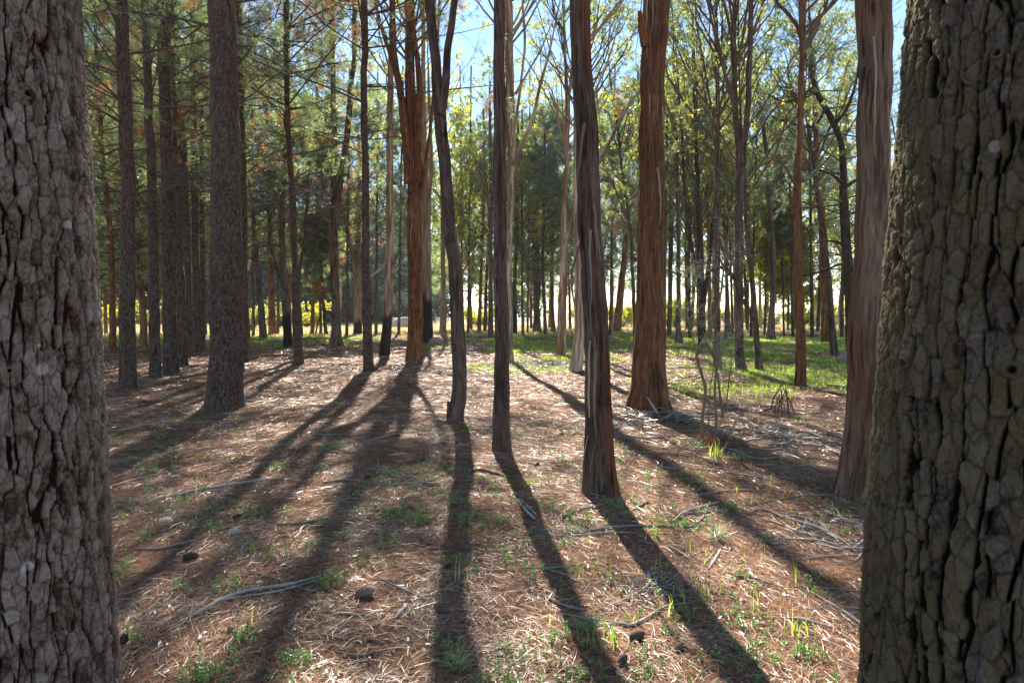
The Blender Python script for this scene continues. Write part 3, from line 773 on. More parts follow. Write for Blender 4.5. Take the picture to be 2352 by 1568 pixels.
make_tree("gum_tree", "pale forked gum with scorched black foot behind the straight grey pine", pT,
    [(820, 768, 21), (819, 690, 17), (818, 620, 15), (823, 500, 10), (823, 400, 9), (822, 306, 8)], 'smooth', 15, GC(6, 15, 3.6, 14, 'gum', 8), 70, char_h=1.1, base_flare=.2,
    limbs=[([(815, 625, 9), (800, 540, 8), (787, 470, 6), (780, 400, 5)], 2)])
make_tree("sapling", "bare little sapling pole leaning right, middle left by the pasture", "sapling",
    [(723, 768, 4), (730, 740, 4), (738, 715, 3), (741, 690, 2)], 'dark', 2.2, None, 71)
# -------- ribbon-barked gums and centre
make_tree("gum_tree", "gum with black charred foot and pale ribboned trunk left of the orange gum", pT,
    [(879, 819, 25), (884, 780, 23), (891, 700, 20), (893, 600, 18), (893, 450, 16), (893, 306, 15), (895, 150, 13), (898, 0, 10)], 'smooth', 17, GC(9, 17, 3.5, 12, 'gum', 8, pale=True), 72, char_h=1.7, base_flare=.15, strip=(4, 8.5, 10), red=.0,
    limbs=[([(897, 625, 6), (910, 590, 5), (925, 560, 4), (940, 545, 3)], .4), ([(888, 600, 5), (870, 618, 4), (852, 632, 3)], .3)])
make_tree("gum_tree", "big orange gum with ragged hanging bark splitting into many stems", pT,
    [(949, 833, 38), (950, 784, 35), (951, 700, 32), (949, 551, 32), (948, 480, 32), (949, 393, 34), (944, 300, 32), (940, 200, 24), (938, 100, 20), (937, 0, 18)], 'string_red', 18, GC(9, 18, 4., 14, 'gum', 8), 73, base_flare=.12, strip=(4.2, 10.5, 44), moss=.3,
    limbs=[([(938, 420, 20), (930, 300, 20), (918, 200, 16), (905, 120, 14), (901, 0, 12)], 3), ([(925, 230, 10), (905, 160, 10), (888, 105, 9), (873, 55, 8), (858, 0, 7)], 3),
           ([(955, 420, 18), (958, 300, 18), (962, 180, 13), (950, 60, 10), (948, 0, 9)], 3), ([(955, 470, 14), (975, 380, 10), (990, 250, 7), (1000, 120, 6), (1006, 0, 6)], 3)])
make_tree("gum_tree", "pale streaked gum with burnt base close behind the orange gum", pT,
    [(983, 787, 23), (980, 740, 22), (978, 680, 23), (976, 600, 26), (976, 500, 20), (975, 400, 14), (971, 250, 11), (971, 100, 9), (969, 0, 8)], 'smooth', 19, GC(9, 19, 4, 16, 'gum_yellow', 8, pale=True), 74, char_h=2.6, strip=(6, 12, 12),
    limbs=[([(977, 560, 12), (985, 480, 9), (990, 350, 7), (985, 200, 6)], 3)])
make_tree("gum_tree", "dark leaning gum with kinked orange foot and tall fork in the centre", pT,
    [(1042, 980, 38), (1043, 955, 37), (1050, 920, 34), (1052, 890, 32), (1050, 784, 32), (1046, 698, 31), (1040, 610, 30), (1034, 551, 29), (1024, 450, 28), (1013, 300, 29), (1008, 230, 28), (1001, 140, 23), (990, 50, 22), (985, 0, 22)], 'string', 15, GC(7, 15, 3.5, 12, 'gum', 9), 75, base_flare=.12, red=.0, moss=.0,
    limbs=[([(1014, 262, 18), (1022, 190, 17), (1028, 120, 16), (1040, 50, 15), (1049, 0, 14)], 3), ([(1033, 958, 14), (1029, 940, 9), (1026, 925, 5)], 0)])
make_tree("gum_tree", "slim smooth gum seen in the gap left of the dark kinked gum", pT,
    [(1017, 767, 18), (1017, 690, 13), (1016, 551, 10), (1013, 400, 7), (1005, 250, 6)], 'smooth', 16, GC(7, 16, 4, 16, 'gum_yellow', 9, pale=True), 76, base_flare=.15)
make_tree("pine_tree", "thin straight reddish trunk first right of the dark kinked gum", pT,
    [(1100, 765, 11), (1103, 680, 9), (1107, 551, 8), (1112, 400, 7), (1110, 250, 6)], 'pine_red', 17, PC(3.2, 17, 2.8, 80, 3.5, .2, .9, 'needle_lit'), 77)
make_tree("pine_tree", "brown trunk just left of the straight dark centre gum", pT,
    [(1127, 773, 14), (1127, 698, 11), (1127, 551, 10), (1127, 400, 8), (1125, 250, 7)], 'pine', 17, GC(6, 17, 3.5, 18, 'gum', 8), 78, base_flare=.1)
make_tree("gum_tree", "straight dark fibrous gum standing in the centre of the photo", pT,
    [(1150, 1043, 45), (1151, 1020, 41), (1152, 900, 36), (1152, 784, 32), (1151, 640, 30), (1150, 551, 30), (1148, 400, 29), (1149, 250, 28), (1146, 100, 25), (1145, 0, 24)], 'string', 15, GC(7, 15, 3.2, 12, 'gum', 9), 79, base_flare=.1, red=.4)
make_tree("gum_tree", "pale orange gum close behind the straight dark centre gum, with white side limb", pT,
    [(1172, 832, 18), (1170, 784, 18), (1168, 700, 15), (1170, 551, 13), (1174, 450, 14), (1177, 350, 18), (1173, 300, 21), (1171, 180, 19), (1168, 0, 18)], 'smooth', 18, GC(9.5, 18, 4, 14, 'gum_yellow', 9, pale=True), 80, strip=(7, 9.5, 9), moss=.6,
    limbs=[([(1178, 380, 9), (1200, 330, 8), (1225, 270, 8), (1240, 200, 7), (1262, 120, 5)], 2.5), ([(1180, 300, 7), (1195, 200, 6), (1205, 100, 6), (1200, 0, 5)], 2.5), ([(1184, 215, 6), (1210, 170, 5), (1240, 120, 4)], 2)])
make_tree("pine_tree", "thin trunk with charred foot right behind the pale orange gum", pT,
    [(1183, 767, 11), (1182, 650, 9), (1186, 551, 9), (1188, 430, 7), (1190, 300, 6)], 'pine', 16, GC(6.5, 16, 3.6, 18, 'gum_yellow', 9), 81, char_h=2.2)
make_tree("sapling", "very thin pole-like young tree right of the charred thin trunk", pT,
    [(1201, 770, 8), (1200, 690, 6), (1199, 551, 5), (1199, 400, 5), (1199, 250, 4)], 'pine', 12, GC(5, 12, 2.6, 14, 'gum_yellow', 8), 82)
make_tree("pine_tree", "straight furrowed pine with flared foot right of centre, in front of the fence", pT,
    [(1235, 763, 23), (1233, 720, 16), (1231, 650, 14), (1230, 551, 13), (1229, 400, 11), (1228, 250, 9)], 'pine', 17, PC(3, 17, 3, 80, 3.4, .15, .9), 83, base_flare=.25)
make_tree("pine_tree", "narrow slightly crooked pine, second of three slim trunks before the fence", pT,
    [(1253, 769, 11), (1251, 700, 8), (1247, 620, 8), (1247, 551, 7), (1250, 450, 6), (1252, 330, 6)], 'pine', 16, PC(3, 16, 2.6, 70, 3.4, .15, .9), 84)
make_tree("pine_tree", "slim straight pine, third of the slim trunks before the fence", pT,
    [(1271, 763, 12), (1269, 690, 8), (1268, 551, 8), (1268, 400, 7), (1268, 250, 6)], 'pine', 17, PC(3, 17, 2.8, 80, 3.4, .15, .9), 85, base_flare=.15)
make_tree("gum_tree", "gum with dark red lower bark and pale upper stem left of a leaning pale gum", pT,
    [(1290, 816, 21), (1292, 740, 20), (1294, 670, 19), (1296, 612, 15), (1295, 551, 14), (1299, 450, 10), (1303, 350, 10), (1304, 230, 11), (1300, 150, 7), (1295, 0, 6)], 'smooth', 17, GC(7, 17, 3.8, 16, 'gum_yellow', 9, pale=True), 86, red=.9, strip=(4, 7, 6),
    limbs=[([(1306, 230, 7), (1312, 170, 6), (1322, 100, 5), (1318, 0, 4)], 2.5), ([(1297, 560, 8), (1308, 520, 6), (1322, 480, 5)], 1)])
make_tree("gum_tree", "pale cream gum with brown curved foot left beside the big dark gum", pT,
    [(1322, 857, 32), (1327, 820, 26), (1332, 760, 22), (1331, 700, 21), (1329, 551, 18), (1326, 400, 15), (1324, 250, 12), (1322, 100, 10)], 'smooth', 18, GC(8, 18, 4, 14, 'gum_yellow', 9, pale=True), 87, moss=.5,
    limbs=[([(1330, 440, 8), (1380, 365, 8), (1420, 285, 7), (1450, 235, 6), (1475, 200, 5)], 2), ([(1328, 330, 7), (1360, 230, 6), (1400, 130, 5)], 2)])
make_tree("gum_tree", "narrow brown trunk squeezed between the cream gum and the big dark gum", pT,
    [(1349, 822, 12), (1347, 740, 10), (1344, 640, 9), (1341, 500, 8), (1338, 300, 7)], 'string_red', 15, GC(7, 15, 3.6, 12, 'gum', 9), 88)
make_tree("gum_tree", "big dark shaggy gum right of centre, its foot nearest to the camera", pT,
    [(1386, 1156, 90), (1386, 1130, 80), (1386, 1060, 72), (1385, 960, 65), (1383, 850, 60), (1380, 784, 58), (1375, 700, 59), (1370, 620, 58), (1365, 551, 57), (1360, 437, 56), (1354, 300, 54), (1347, 200, 51), (1343, 100, 50), (1341, 0, 50)], 'string', 14, GC(7, 14, 3.4, 12, 'gum', 9), 89, base_flare=.14, red=.75, amp=.017, strip=(.5, 3.6, 12))
make_tree("pine_tree", "right-leaning reddish pine between the two big gums", pT,
    [(1419, 763, 21), (1424, 700, 18), (1430, 640, 16), (1435, 600, 14), (1440, 520, 12), (1443, 400, 10), (1442, 250, 8)], 'pine_red', 17, PC(4, 17, 2.8, 80, 4, .2, .9), 90, base_flare=.15)
make_tree("wattle_tree", "dark crooked slim tree leaning left beside the big red-brown gum", pT,
    [(1462, 797, 11), (1457, 700, 9), (1453, 620, 8), (1451, 551, 8), (1444, 490, 8), (1430, 400, 7), (1421, 306, 6), (1405, 200, 5)], 'dark', 14, GC(5, 14, 3., 16, 'gum', 9), 91, limbs=[([(1455, 590, 7), (1470, 605, 6), (1478, 612, 5)], 0)])
make_tree("gum_tree", "massive red-brown fibrous gum with broken branch stub high on its left", pT,
    [(1500, 956, 104), (1500, 935, 94), (1502, 890, 81), (1504, 784, 72), (1506, 700, 66), (1507, 551, 63), (1507, 400, 59), (1507, 300, 57), (1509, 200, 54), (1514, 100, 56), (1519, 0, 60)], 'string_red', 18, GC(9, 18, 4., 12, 'gum', 9), 92, base_flare=.16, moss=.55, amp=.018, strip=(3.2, 6.6, 16),
    limbs=[([(1490, 95, 20), (1478, 60, 16), (1470, 22, 9)], 0)])
# -------- right side
make_tree("pine_tree", "slim olive trunk hugging the right side of the massive gum", pT,
    [(1538, 772, 11), (1541, 640, 10), (1543, 480, 12), (1545, 350, 9), (1547, 200, 7)], 'pine', 16, GC(6, 16, 3.6, 18, 'gum', 9), 93, moss=.4)
make_tree("gum_tree", "slim reddish tree alone right of the massive gum, with spread foot", pT,
    [(1562, 789, 20), (1561, 760, 13), (1560, 700, 11), (1561, 551, 9), (1557, 393, 9), (1553, 250, 8), (1550, 150, 7)], 'pine', 16, GC(6, 16, 3.4, 20, 'gum', 9), 94, base_flare=.2)
make_tree("wattle_tree", "black forked wattle clump of dark stems behind the bare shrub", pT,
    [(1617, 801, 24), (1617, 760, 18), (1615, 650, 14), (1612, 551, 13), (1608, 480, 12), (1605, 393, 10), (1601, 306, 9), (1599, 200, 8), (1595, 80, 6)], 'dark', 15, GC(4.5, 15, 3.8, 24, 'gum', 9, steep=1.3), 95, char_h=.8,
    limbs=[([(1618, 700, 9), (1630, 600, 9), (1638, 500, 8), (1648, 420, 7), (1655, 306, 7), (1660, 150, 5)], 2), ([(1615, 690, 7), (1600, 600, 8), (1590, 551, 8), (1578, 450, 6), (1570, 300, 5), (1560, 150, 4)], 2)])
make_tree("gum_tree", "thin reddish trunk just left of the black forked wattle", pT,
    [(1606, 772, 9), (1604, 650, 8), (1600, 540, 8), (1592, 400, 6), (1588, 250, 5)], 'pine', 14, GC(5, 14, 3, 18, 'gum', 9, steep=1.3), 96)
make_tree("gum_tree", "narrow red-brown trunk just right of the black forked wattle", pT,
    [(1633, 780, 12), (1631, 650, 9), (1629, 551, 8), (1625, 400, 7), (1622, 250, 6)], 'pine_red', 14, GC(5, 14, 3, 20, 'gum_yellow', 9, steep=1.3), 97)
make_tree("gum_tree", "straight brown gum behind the bare leaning shrub", pT,
    [(1651, 847, 18), (1651, 784, 15), (1650, 700, 13), (1650, 551, 12), (1649, 393, 12), (1651, 306, 10), (1650, 200, 9), (1648, 50, 7)], 'string', 15, GC(5.5, 15, 3.2, 20, 'gum', 9, steep=1.3), 98, base_flare=.1)
make_tree("gum_tree", "brown gum dividing into two tall parallel stems", pT,
    [(1708, 860, 25), (1705, 830, 21), (1703, 784, 19), (1701, 551, 18), (1703, 393, 18), (1702, 330, 18), (1694, 260, 13), (1690, 150, 13), (1690, 50, 12), (1696, 0, 12)], 'string', 16, GC(6.5, 16, 3.4, 16, 'gum', 9, steep=1.2), 99, base_flare=.1,
    limbs=[([(1706, 380, 13), (1711, 320, 13), (1716, 230, 12), (1720, 100, 11), (1721, 0, 10)], 4), ([(1694, 640, 10), (1670, 618, 8), (1655, 612, 6), (1635, 622, 4)], 0), ([(1691, 120, 6), (1675, 60, 5), (1660, 0, 4)], 2)])
make_tree("wattle_tree", "left-leaning crooked trunk right of the two-stemmed gum", pT,
    [(1749, 852, 18), (1745, 820, 15), (1742, 784, 13), (1735, 700, 12), (1728, 620, 11), (1722, 570, 10), (1718, 500, 8), (1714, 420, 6)], 'string', 12, GC(4.5, 12, 3, 16, 'gum', 9), 100, moss=.3, limbs=[([(1735, 735, 6), (1725, 720, 8), (1712, 700, 9), (1703, 690, 9)], 0), ([(1724, 590, 8), (1715, 580, 8), (1704, 570, 8)], 0)])
make_tree("gum_tree", "straight trunk with flared foot at the edge of the sunny grass on the right", pT,
    [(1773, 781, 24), (1776, 750, 16), (1779, 690, 13), (1781, 600, 12), (1779, 551, 11), (1775, 500, 10), (1770, 420, 10), (1763, 330, 9), (1745, 200, 6), (1738, 130, 5)], 'pine', 13, GC(6.5, 13, 3.4, 14, 'gum', 9), 101, base_flare=.25)
make_tree("wattle_tree", "thin black stemmed wattle with bright yellow-green leaves", pT,
    [(1802, 772, 5), (1800, 680, 5), (1795, 551, 4), (1790, 500, 3)], 'dark', 8, GC(2.6, 8, 2.8, 40, 'wattle', 12, steep=.6, lr=.02, subs=6), 102)
make_tree("wattle_tree", "second yellow-leaved wattle right of the thin black stemmed one", pT,
    [(1811, 760, 6), (1813, 620, 5), (1813, 551, 4)], 'dark', 7, GC(1.0, 7, 2.6, 36, 'wattle', 10, steep=.6, lr=.02, subs=6), 103)
make_tree("gum_tree", "slender red-streaked gum standing in the green grass at right", pT,
    [(1845, 888, 27), (1845, 850, 24), (1844, 727, 21), (1840, 640, 18), (1840, 551, 17), (1839, 481, 18), (1838, 393, 17), (1844, 306, 15), (1847, 150, 14), (1852, 0, 13)], 'string_red', 15, GC(7, 15, 3.2, 14, 'gum', 9), 104, base_flare=.08, moss=.4,
    limbs=[([(1836, 440, 7), (1822, 415, 6), (1800, 385, 4), (1775, 360, 3)], 0), ([(1850, 130, 8), (1838, 60, 8), (1815, 20, 8), (1800, 0, 7)], 2)])
make_tree("gum_tree", "brown trunk with orange upper stem between red-streaked gum and dark branching tree", pT,
    [(1902, 786, 20), (1901, 700, 19), (1898, 620, 20), (1896, 551, 18), (1889, 480, 16), (1881, 393, 14), (1878, 300, 12), (1875, 200, 10), (1873, 100, 8)], 'string_red', 16, GC(7, 16, 3.4, 14, 'gum', 9, pale=True), 105)
make_tree("gum_tree", "grey-brown trunk leaning left across the foot of the orange-topped gum", pT,
    [(1924, 819, 18), (1916, 750, 14), (1908, 660, 13), (1902, 600, 12), (1890, 500, 11), (1876, 400, 9), (1862, 300, 7)], 'string', 13, GC(6.5, 13, 3.2, 14, 'gum', 9), 106)
make_tree("wattle_tree", "dark crooked tree with many bare level branches left of the big right gum", pT,
    [(1962, 826, 24), (1961, 780, 21), (1957, 700, 20), (1953, 620, 21), (1948, 551, 20), (1947, 500, 20), (1943, 430, 16), (1944, 393, 15), (1935, 320, 13), (1920, 280, 13), (1900, 240, 12), (1880, 205, 11), (1867, 150, 9), (1868, 60, 8)], 'dark', 12, PC(3, 12, 3.6, 44, 4.5, .05, .8, rise=.15, bare=.15), 107,
    limbs=[([(1945, 605, 6), (1925, 608, 5), (1890, 622, 5), (1850, 632, 4), (1810, 640, 3), (1785, 648, 2)], 0), ([(1950, 566, 7), (1930, 556, 6), (1905, 552, 4), (1880, 556, 3)], 0), ([(1945, 430, 8), (1965, 415, 7), (1985, 405, 6)], 0), ([(1941, 420, 8), (1915, 400, 6), (1880, 385, 5), (1840, 388, 4), (1800, 380, 3)], 0),
           ([(1920, 285, 9), (1945, 250, 8), (1965, 190, 6), (1972, 120, 5)], 2), ([(1875, 195, 7), (1850, 215, 5), (1810, 230, 5), (1765, 210, 4), (1720, 200, 3)], 0), ([(1900, 245, 6), (1870, 290, 5), (1820, 285, 4), (1770, 270, 3)], 0)])
make_tree("gum_tree", "thick pale-brown gum with cracked base just left of the mossy right trunk", pT,
    [(1990, 1168, 102), (1996, 1130, 96), (2008, 1040, 86), (2014, 960, 82), (2018, 860, 78), (2019, 760, 76), (2022, 640, 75), (2028, 500, 74), (2033, 300, 72), (2035, 150, 73), (2037, 0, 78)], 'string', 16, GC(8, 16, 4., 12, 'gum', 9), 108, base_flare=.03, amp=.016, red=.5, moss=.0, strip=(3.2, 4.4, 4), mat=M['string_tan'],
    limbs=[([(1999, 150, 14), (1986, 190, 10), (1975, 215, 5)], 0)])

# -------- background trees beyond the fence
BGT = [ # x, base y, width, top y, kind, crown, height, label
 (1690, 742, 7, 560, 'smooth', 'gy', 15, "white-trunked gum behind the fence, left of the two parallel stems' gap"),
 (1747, 741, 8, 600, 'smooth', 'gy', 14, "pale grey gum behind the fence next to the yellow wattle"),
 (1763, 739, 7, 640, 'string_red', 'gy', 12, "small orange trunk behind the fence near the yellow wattle"),
 (1937, 744, 14, 640, 'smooth', 'gy', 15, "stout whitish gum behind the fence at far right"),
 (1476, 742, 9, 600, 'pine', 'p', 16, "pine seen in the gap between the two big gums, behind the fence"),
 (1500, 744, 9, 600, 'pine', 'py', 13, "bushy pine hidden behind the massive red-brown gum"),
 (1580, 745, 9, 560, 'pine', 'py', 15, "yellow-green pine behind the fence right of the massive gum"),
 (1640, 743, 9, 560, 'pine', 'gy', 15, "leafy tree behind the fence and the black wattle clump"),
 (1590, 741, 7, 600, 'smooth', 'gy', 13, "pale thin gum behind the fence by the top rail"),
 (1830, 742, 9, 560, 'pine', 'g', 15, "green tree behind the fence at the slender red-streaked gum"),
 (1900, 742, 8, 560, 'dark', 'g', 15, "dark-stemmed tree behind the fence near the corner post"),
 (1975, 746, 10, 560, 'pine', 'g', 16, "green tree behind the thick pale-brown gum"),
 (2040, 748, 10, 560, 'pine', 'g', 16, "tree hidden between the two right-hand trunks"),
 (1220, 740, 7, 600, 'pine', 'gy', 14, "leafy tree behind the fence between the first slim trunks"),
 (1262, 739, 7, 600, 'pine_red', 'py', 14, "reddish pine in the plantation behind the fence, right of the furrowed pine"),
 (1310, 741, 8, 600, 'pine', 'py', 15, "yellowish pine behind the fence near the dark red-based gum"),
 (1355, 742, 9, 600, 'pine', 'gy', 15, "tree behind the fence hidden by the big dark gum"),
 (1405, 741, 9, 560, 'pine_red', 'py', 16, "pine behind the right-leaning reddish pine"),
 (1152, 741, 9, 600, 'pine', 'gy', 15, "green tree behind the straight dark centre gum"),
 (1080, 742, 8, 600, 'pine', 'py', 14, "light green pine right behind the dark kinked gum"),
 (1048, 741, 8, 640, 'pine', 'p', 12, "dense dark pine beyond the paddock behind the kinked gum"),
]
for i, (x, y, w, ty, kd, cr, H, lb) in enumerate(BGT):
    c = {'gy': GC(2.6, H, 4., 17, 'gum_yellow', 7, True, .7, 5, 4, .04), 'g': GC(2.6, H, 4.2, 20, 'gum_yellow', 7, False, .7, 5, 4, .04),
         'p': PC(2.8, H, 3.2, 50, 2.2, .08, .8, 'needle_lit', .25, 7), 'py': PC(2.6, H, 3.2, 54, 2.2, .08, .8, 'needle_lit', .25, 7)}[cr]
    make_tree("pine_tree" if cr[0] == 'p' else "gum_tree", lb, pT, [(x, y + 14, w), (x + (i % 3 - 1) * 2, (y + ty) / 2, w * .8), (x + (i % 5 - 2) * 3, ty, w * .65)], kd, H, c, 200 + i)
for i, (px_, lb) in enumerate([([(1868, 751, 17), (1876, 705, 14), (1885, 662, 11)], "broken leaning trunk with peeling dark side behind the corner post"),
                               ([(1885, 752, 17), (1889, 705, 13), (1894, 662, 10)], "whitish broken trunk leaning beside the brown-trunked gum, behind the fence")]):
    make_tree("dead_tree", lb, "dead tree", px_, 'smooth', 3.2, None, 260 + i, char_h=1.0 if i == 0 else .5, red=.6 if i == 0 else 0)

# -------- more slender trees standing in the depth of the wood
FILL = [ # x, base y, w, top x, kind, crown, height, label
 (1526, 782, 9, 1532, 'pine', 'g', 14, "thin trunk touching the right edge of the massive gum at mid depth"),
 (1586, 776, 8, 1580, 'dark', 'gs', 15, "dark whip-thin tree left of the black forked wattle"),
 (1668, 779, 8, 1676, 'string', 'gs', 15, "thin upright tree right of the straight brown gum"),
 (1684, 772, 7, 1672, 'dark', 'gs', 14, "dark thin stem just left of the two-stemmed gum"),
 (1727, 774, 8, 1738, 'string', 'gs', 15, "slim stem between the two-stemmed gum and its leaning neighbour"),
 (1757, 771, 6, 1768, 'dark', 'gs', 13, "thin dark stem left of the flared-foot trunk"),
 (1823, 775, 8, 1815, 'string', 'g', 14, "thin brown trunk left of the slender red-streaked gum"),
 (1868, 777, 9, 1862, 'dark', 'p', 14, "dark slim tree right of the slender red-streaked gum"),
 (1935, 774, 9, 1944, 'string', 'g', 15, "thin trunk between the grey-brown leaning trunk and the dark crooked tree"),
 (1480, 778, 9, 1470, 'pine', 'p', 15, "slim pine half behind the left side of the massive gum"),
 (1402, 772, 8, 1410, 'pine', 'p', 15, "slim dark pine just right of the big dark gum"),
 (1212, 765, 6, 1216, 'pine_red', 'py', 14, "thin reddish pine left of the straight furrowed pine"),
 (1075, 766, 7, 1080, 'pine', 'g', 14, "thin trunk with leafy crown right of the dark kinked gum"),
 (1062, 764, 6, 1058, 'smooth', 'gy', 13, "thin smooth stem right behind the dark kinked gum"),
 (915, 768, 8, 922, 'pine', 'p', 15, "slim pine between the two ribboned gums"),
 (863, 770, 8, 866, 'pine', 'p', 16, "thin pine right of the straight bare grey pine"),
 (795, 772, 8, 800, 'pine', 'p', 16, "slim pine between the forked pine and the pale forked gum"),
 (736, 768, 7, 728, 'pine', 'p', 15, "thin dark pine left behind the little dark pine"),
 (664, 767, 7, 668, 'pine_red', 'p', 16, "reddish thin pine behind the black-footed pine"),
 (637, 768, 7, 640, 'pine', 'p', 16, "thin pine left of the black-footed pine"),
 (580, 773, 8, 578, 'pine', 'p', 16, "slim pine right of the left stand, in front of the pasture"),
 (505, 772, 8, 500, 'pine', 'py', 16, "pine behind the right side of the large furrowed pine"),
]
for i, (x, y, w, tx, kd, cr, H, lb) in enumerate(FILL):
    cc = {'gy': GC(4, H, 3.6, 16, 'gum_yellow', 8, True, 1.), 'g': GC(4, H, 3.6, 16, 'gum', 8, False, 1.), 'gs': GC(3.2, H, 3.2, 20, 'gum', 8, False, 1.5),
          'p': PC(4.5, H, 2.8, 64, 6, .2, .8, 'needle', .2, 8), 'py': PC(3, H, 3., 70, 4, .15, 1., 'needle_lit', .1, 9)}[cr]
    make_tree("pine_tree" if cr[0] == 'p' else "gum_tree", lb, pT, [(x, y, w), (x * .6 + tx * .4, 600, w * .75), (tx, 350, w * .6), (tx + (tx - x) * .4, 150, w * .5)], kd, H, cc, 300 + i)

rb = np.random.default_rng(41)
for i in range(34):
    x = rb.uniform(215, 1960); y = rb.uniform(752, 764); H = rb.uniform(10, 15); kd = ['dark', 'pine', 'pine_red', 'string', 'smooth'][i % 5]
    if 560 < x < 1040 and i % 3: continue
    tx = x + rb.uniform(-25, 25); w = rb.uniform(5, 9)
    t_ = make_tree("slender_tree", "one of the thin distant trunks at the paddock edge, seen between nearer trees", pT,
        [(x, y, w), (x * .6 + tx * .4, 620, w * .8), (tx, 450, w * .6), (tx + (tx - x) * .3, 330, w * .45)], kd, H,
        GC(4.5, H, 3., 9, 'gum_yellow' if i % 2 else 'gum', 7, False, 1.2, 4, 4), 400 + i, group="thin distant trunks at the paddock edge")

# litter heaps up round the feet of the trees from here on
gh0 = gh
gh = gh_feet
build_ground()

# ------------------------------------------------------------------ forest floor: litter, grass, weeds
rng = np.random.default_rng(5)
def scatter(n, d0, d1, power, rng, wide=.86):
    """points in the wedge before the camera, density falling with distance**power"""
    u = rng.uniform(0, 1, n); k = 2 - power
    d = (d0 ** k + u * (d1 ** k - d0 ** k)) ** (1 / k) if abs(k) > 1e-6 else d0 * (d1 / d0) ** u
    x = rng.uniform(-1, 1, n) * (wide * d + .5)
    return x, d

def litter(name, n, d0, d1, power, ln, wd, mat, seed, lift=.012, tilt=.22, seg=2, curl=.25, keep=None, label=None):
    rng = np.random.default_rng(seed)
    x, y = scatter(n, d0, d1, power, rng)
    if keep is not None:
        k = keep(x, y, rng); x = x[k]; y = y[k]
    n = len(x); z = gh(x, y) + rng.uniform(0, lift, n)
    kd = np.maximum(1, np.hypot(x, y) / 5.0)
    L_ = ln * rng.uniform(.5, 1.25, n) * kd ** .45; Wd = wd * kd * rng.uniform(.7, 1.3, n)
    a = rng.uniform(0, 2 * np.pi, n) + .0; t = rng.normal(0, tilt, n)
    d = np.stack([np.cos(a) * np.cos(t), np.sin(a) * np.cos(t), np.abs(np.sin(t))], -1)
    s = np.stack([-np.sin(a), np.cos(a), rng.normal(0, .5, n)], -1); s = nrm(s)
    c = np.stack([x, y, z], -1) - d * np.array([1, 1, 0]) * L_[:, None] * .5
    K = seg + 1; q = np.linspace(0, 1, K)
    bend = rng.normal(0, curl, n)
    perp = np.stack([-np.sin(a), np.cos(a), np.zeros(n)], -1)
    C = c[:, None] + d[:, None] * (L_[:, None] * q)[..., None] + perp[:, None] * (L_ * bend)[:, None, None] * (q * (1 - q))[None, :, None]
    C[..., 2] -= (np.abs(np.sin(t)) * L_ * .9)[:, None] * q[None] ** 2
    taper = np.where(q > .9, .35, 1.)[None, :, None]
    V = np.stack([C - s[:, None] * Wd[:, None, None] * .5 * taper, C + s[:, None] * Wd[:, None, None] * .5 * taper], 2)
    idx = np.arange(n * K * 2).reshape(n, K, 2)
    Q = np.stack([idx[:, :-1, 0], idx[:, 1:, 0], idx[:, 1:, 1], idx[:, :-1, 1]], -1)
    tint = np.repeat(np.clip(rng.beta(2.2, 2.2, n) + .75 * (fbm(x / .45, y / .45, 8, 4) - .5) + .06, 0, 1), K * 2)
    o = mk(name, V, Q, mat, None, {"tint": tint}, False)
    tag(o, label, "ground litter" if label else None, None, "stuff")
    return o

nograss = lambda x, y, r: (r.uniform(0, 1, len(x)) > green(x, y) * .75) & (r.uniform(0, 1, len(x)) < .35 + 1.1 * sstep(.35, .6, fbm(x / .35, y / .35, 19, 3)))
litter("needle_litter", 640000, 1.9, 34, 1.25, .12, .0020, M['litter'], 1, keep=nograss, label="reddish brown fallen pine needles covering the forest floor")
litter("leaf_litter", 30000, 1.9, 40, 1.15, .045, .010, M['flake'], 2, lift=.02, tilt=.3, seg=2, curl=.5, keep=nograss, label="small fallen leaves and bark flakes strewn over the needles")
litter("twig_litter", 5000, 2.0, 42, 1.1, .18, .0035, M['stick'] if False else M['flake'], 3, lift=.02, tilt=.08, seg=3, curl=.3, keep=nograss, label="short twigs and bark shreds scattered among the needles")
# coarser shreds of bark in the middle distance
def shreds(x, y, r):
    a = x / np.maximum(y, 1)
    w = sstep(.02, .2, a) * sstep(5, 8, y) * (1 - sstep(15, 22, y)) + .25
    return r.uniform(0, 1, len(x)) < w * (1 - green(x, y) * .8)
litter("bark_litter", 20000, 3.5, 32, .9, .15, .0055, M['flake'], 4, lift=.05, tilt=.14, seg=3, curl=.6, keep=shreds, label="pale shed bark ribbons lying thick under the gums")

def blades(name, pts, h, w, mat, seed, kind, label, cat, parent=None, loc=None):
    rng = np.random.default_rng(seed); n = len(pts)
    a = rng.uniform(0, 2 * np.pi, n); hh = h * rng.uniform(.5, 1.25, n)
    side = np.stack([np.cos(a), np.sin(a), 0 * a], -1); ln = np.stack([-np.sin(a), np.cos(a), 0 * a], -1)
    be = rng.uniform(.05, .7, n)
    q = np.array([0, .5, 1.])
    C = pts[:, None] + np.array([0, 0, 1.]) * (hh[:, None] * q * (1 - .25 * be[:, None] * q))[..., None] + ln[:, None] * (hh * be)[:, None, None] * (q ** 2)[None, :, None]
    W_ = (w * np.array([1, .8, .12]))[None, :, None] * rng.uniform(.7, 1.3, (n, 1, 1))
    if np.ndim(w): pass
    V = np.stack([C - side[:, None] * W_ * .5, C + side[:, None] * W_ * .5], 2)
    idx = np.arange(n * 6).reshape(n, 3, 2)
    Q = np.stack([idx[:, :-1, 0], idx[:, 1:, 0], idx[:, 1:, 1], idx[:, :-1, 1]], -1)
    o = mk(name, V, Q, mat, parent, {"tint": np.repeat(rng.uniform(0, 1, n), 6)}, False, loc)
    if not parent: tag(o, label, cat, None, kind)
    return o
r_ = np.random.default_rng(12)
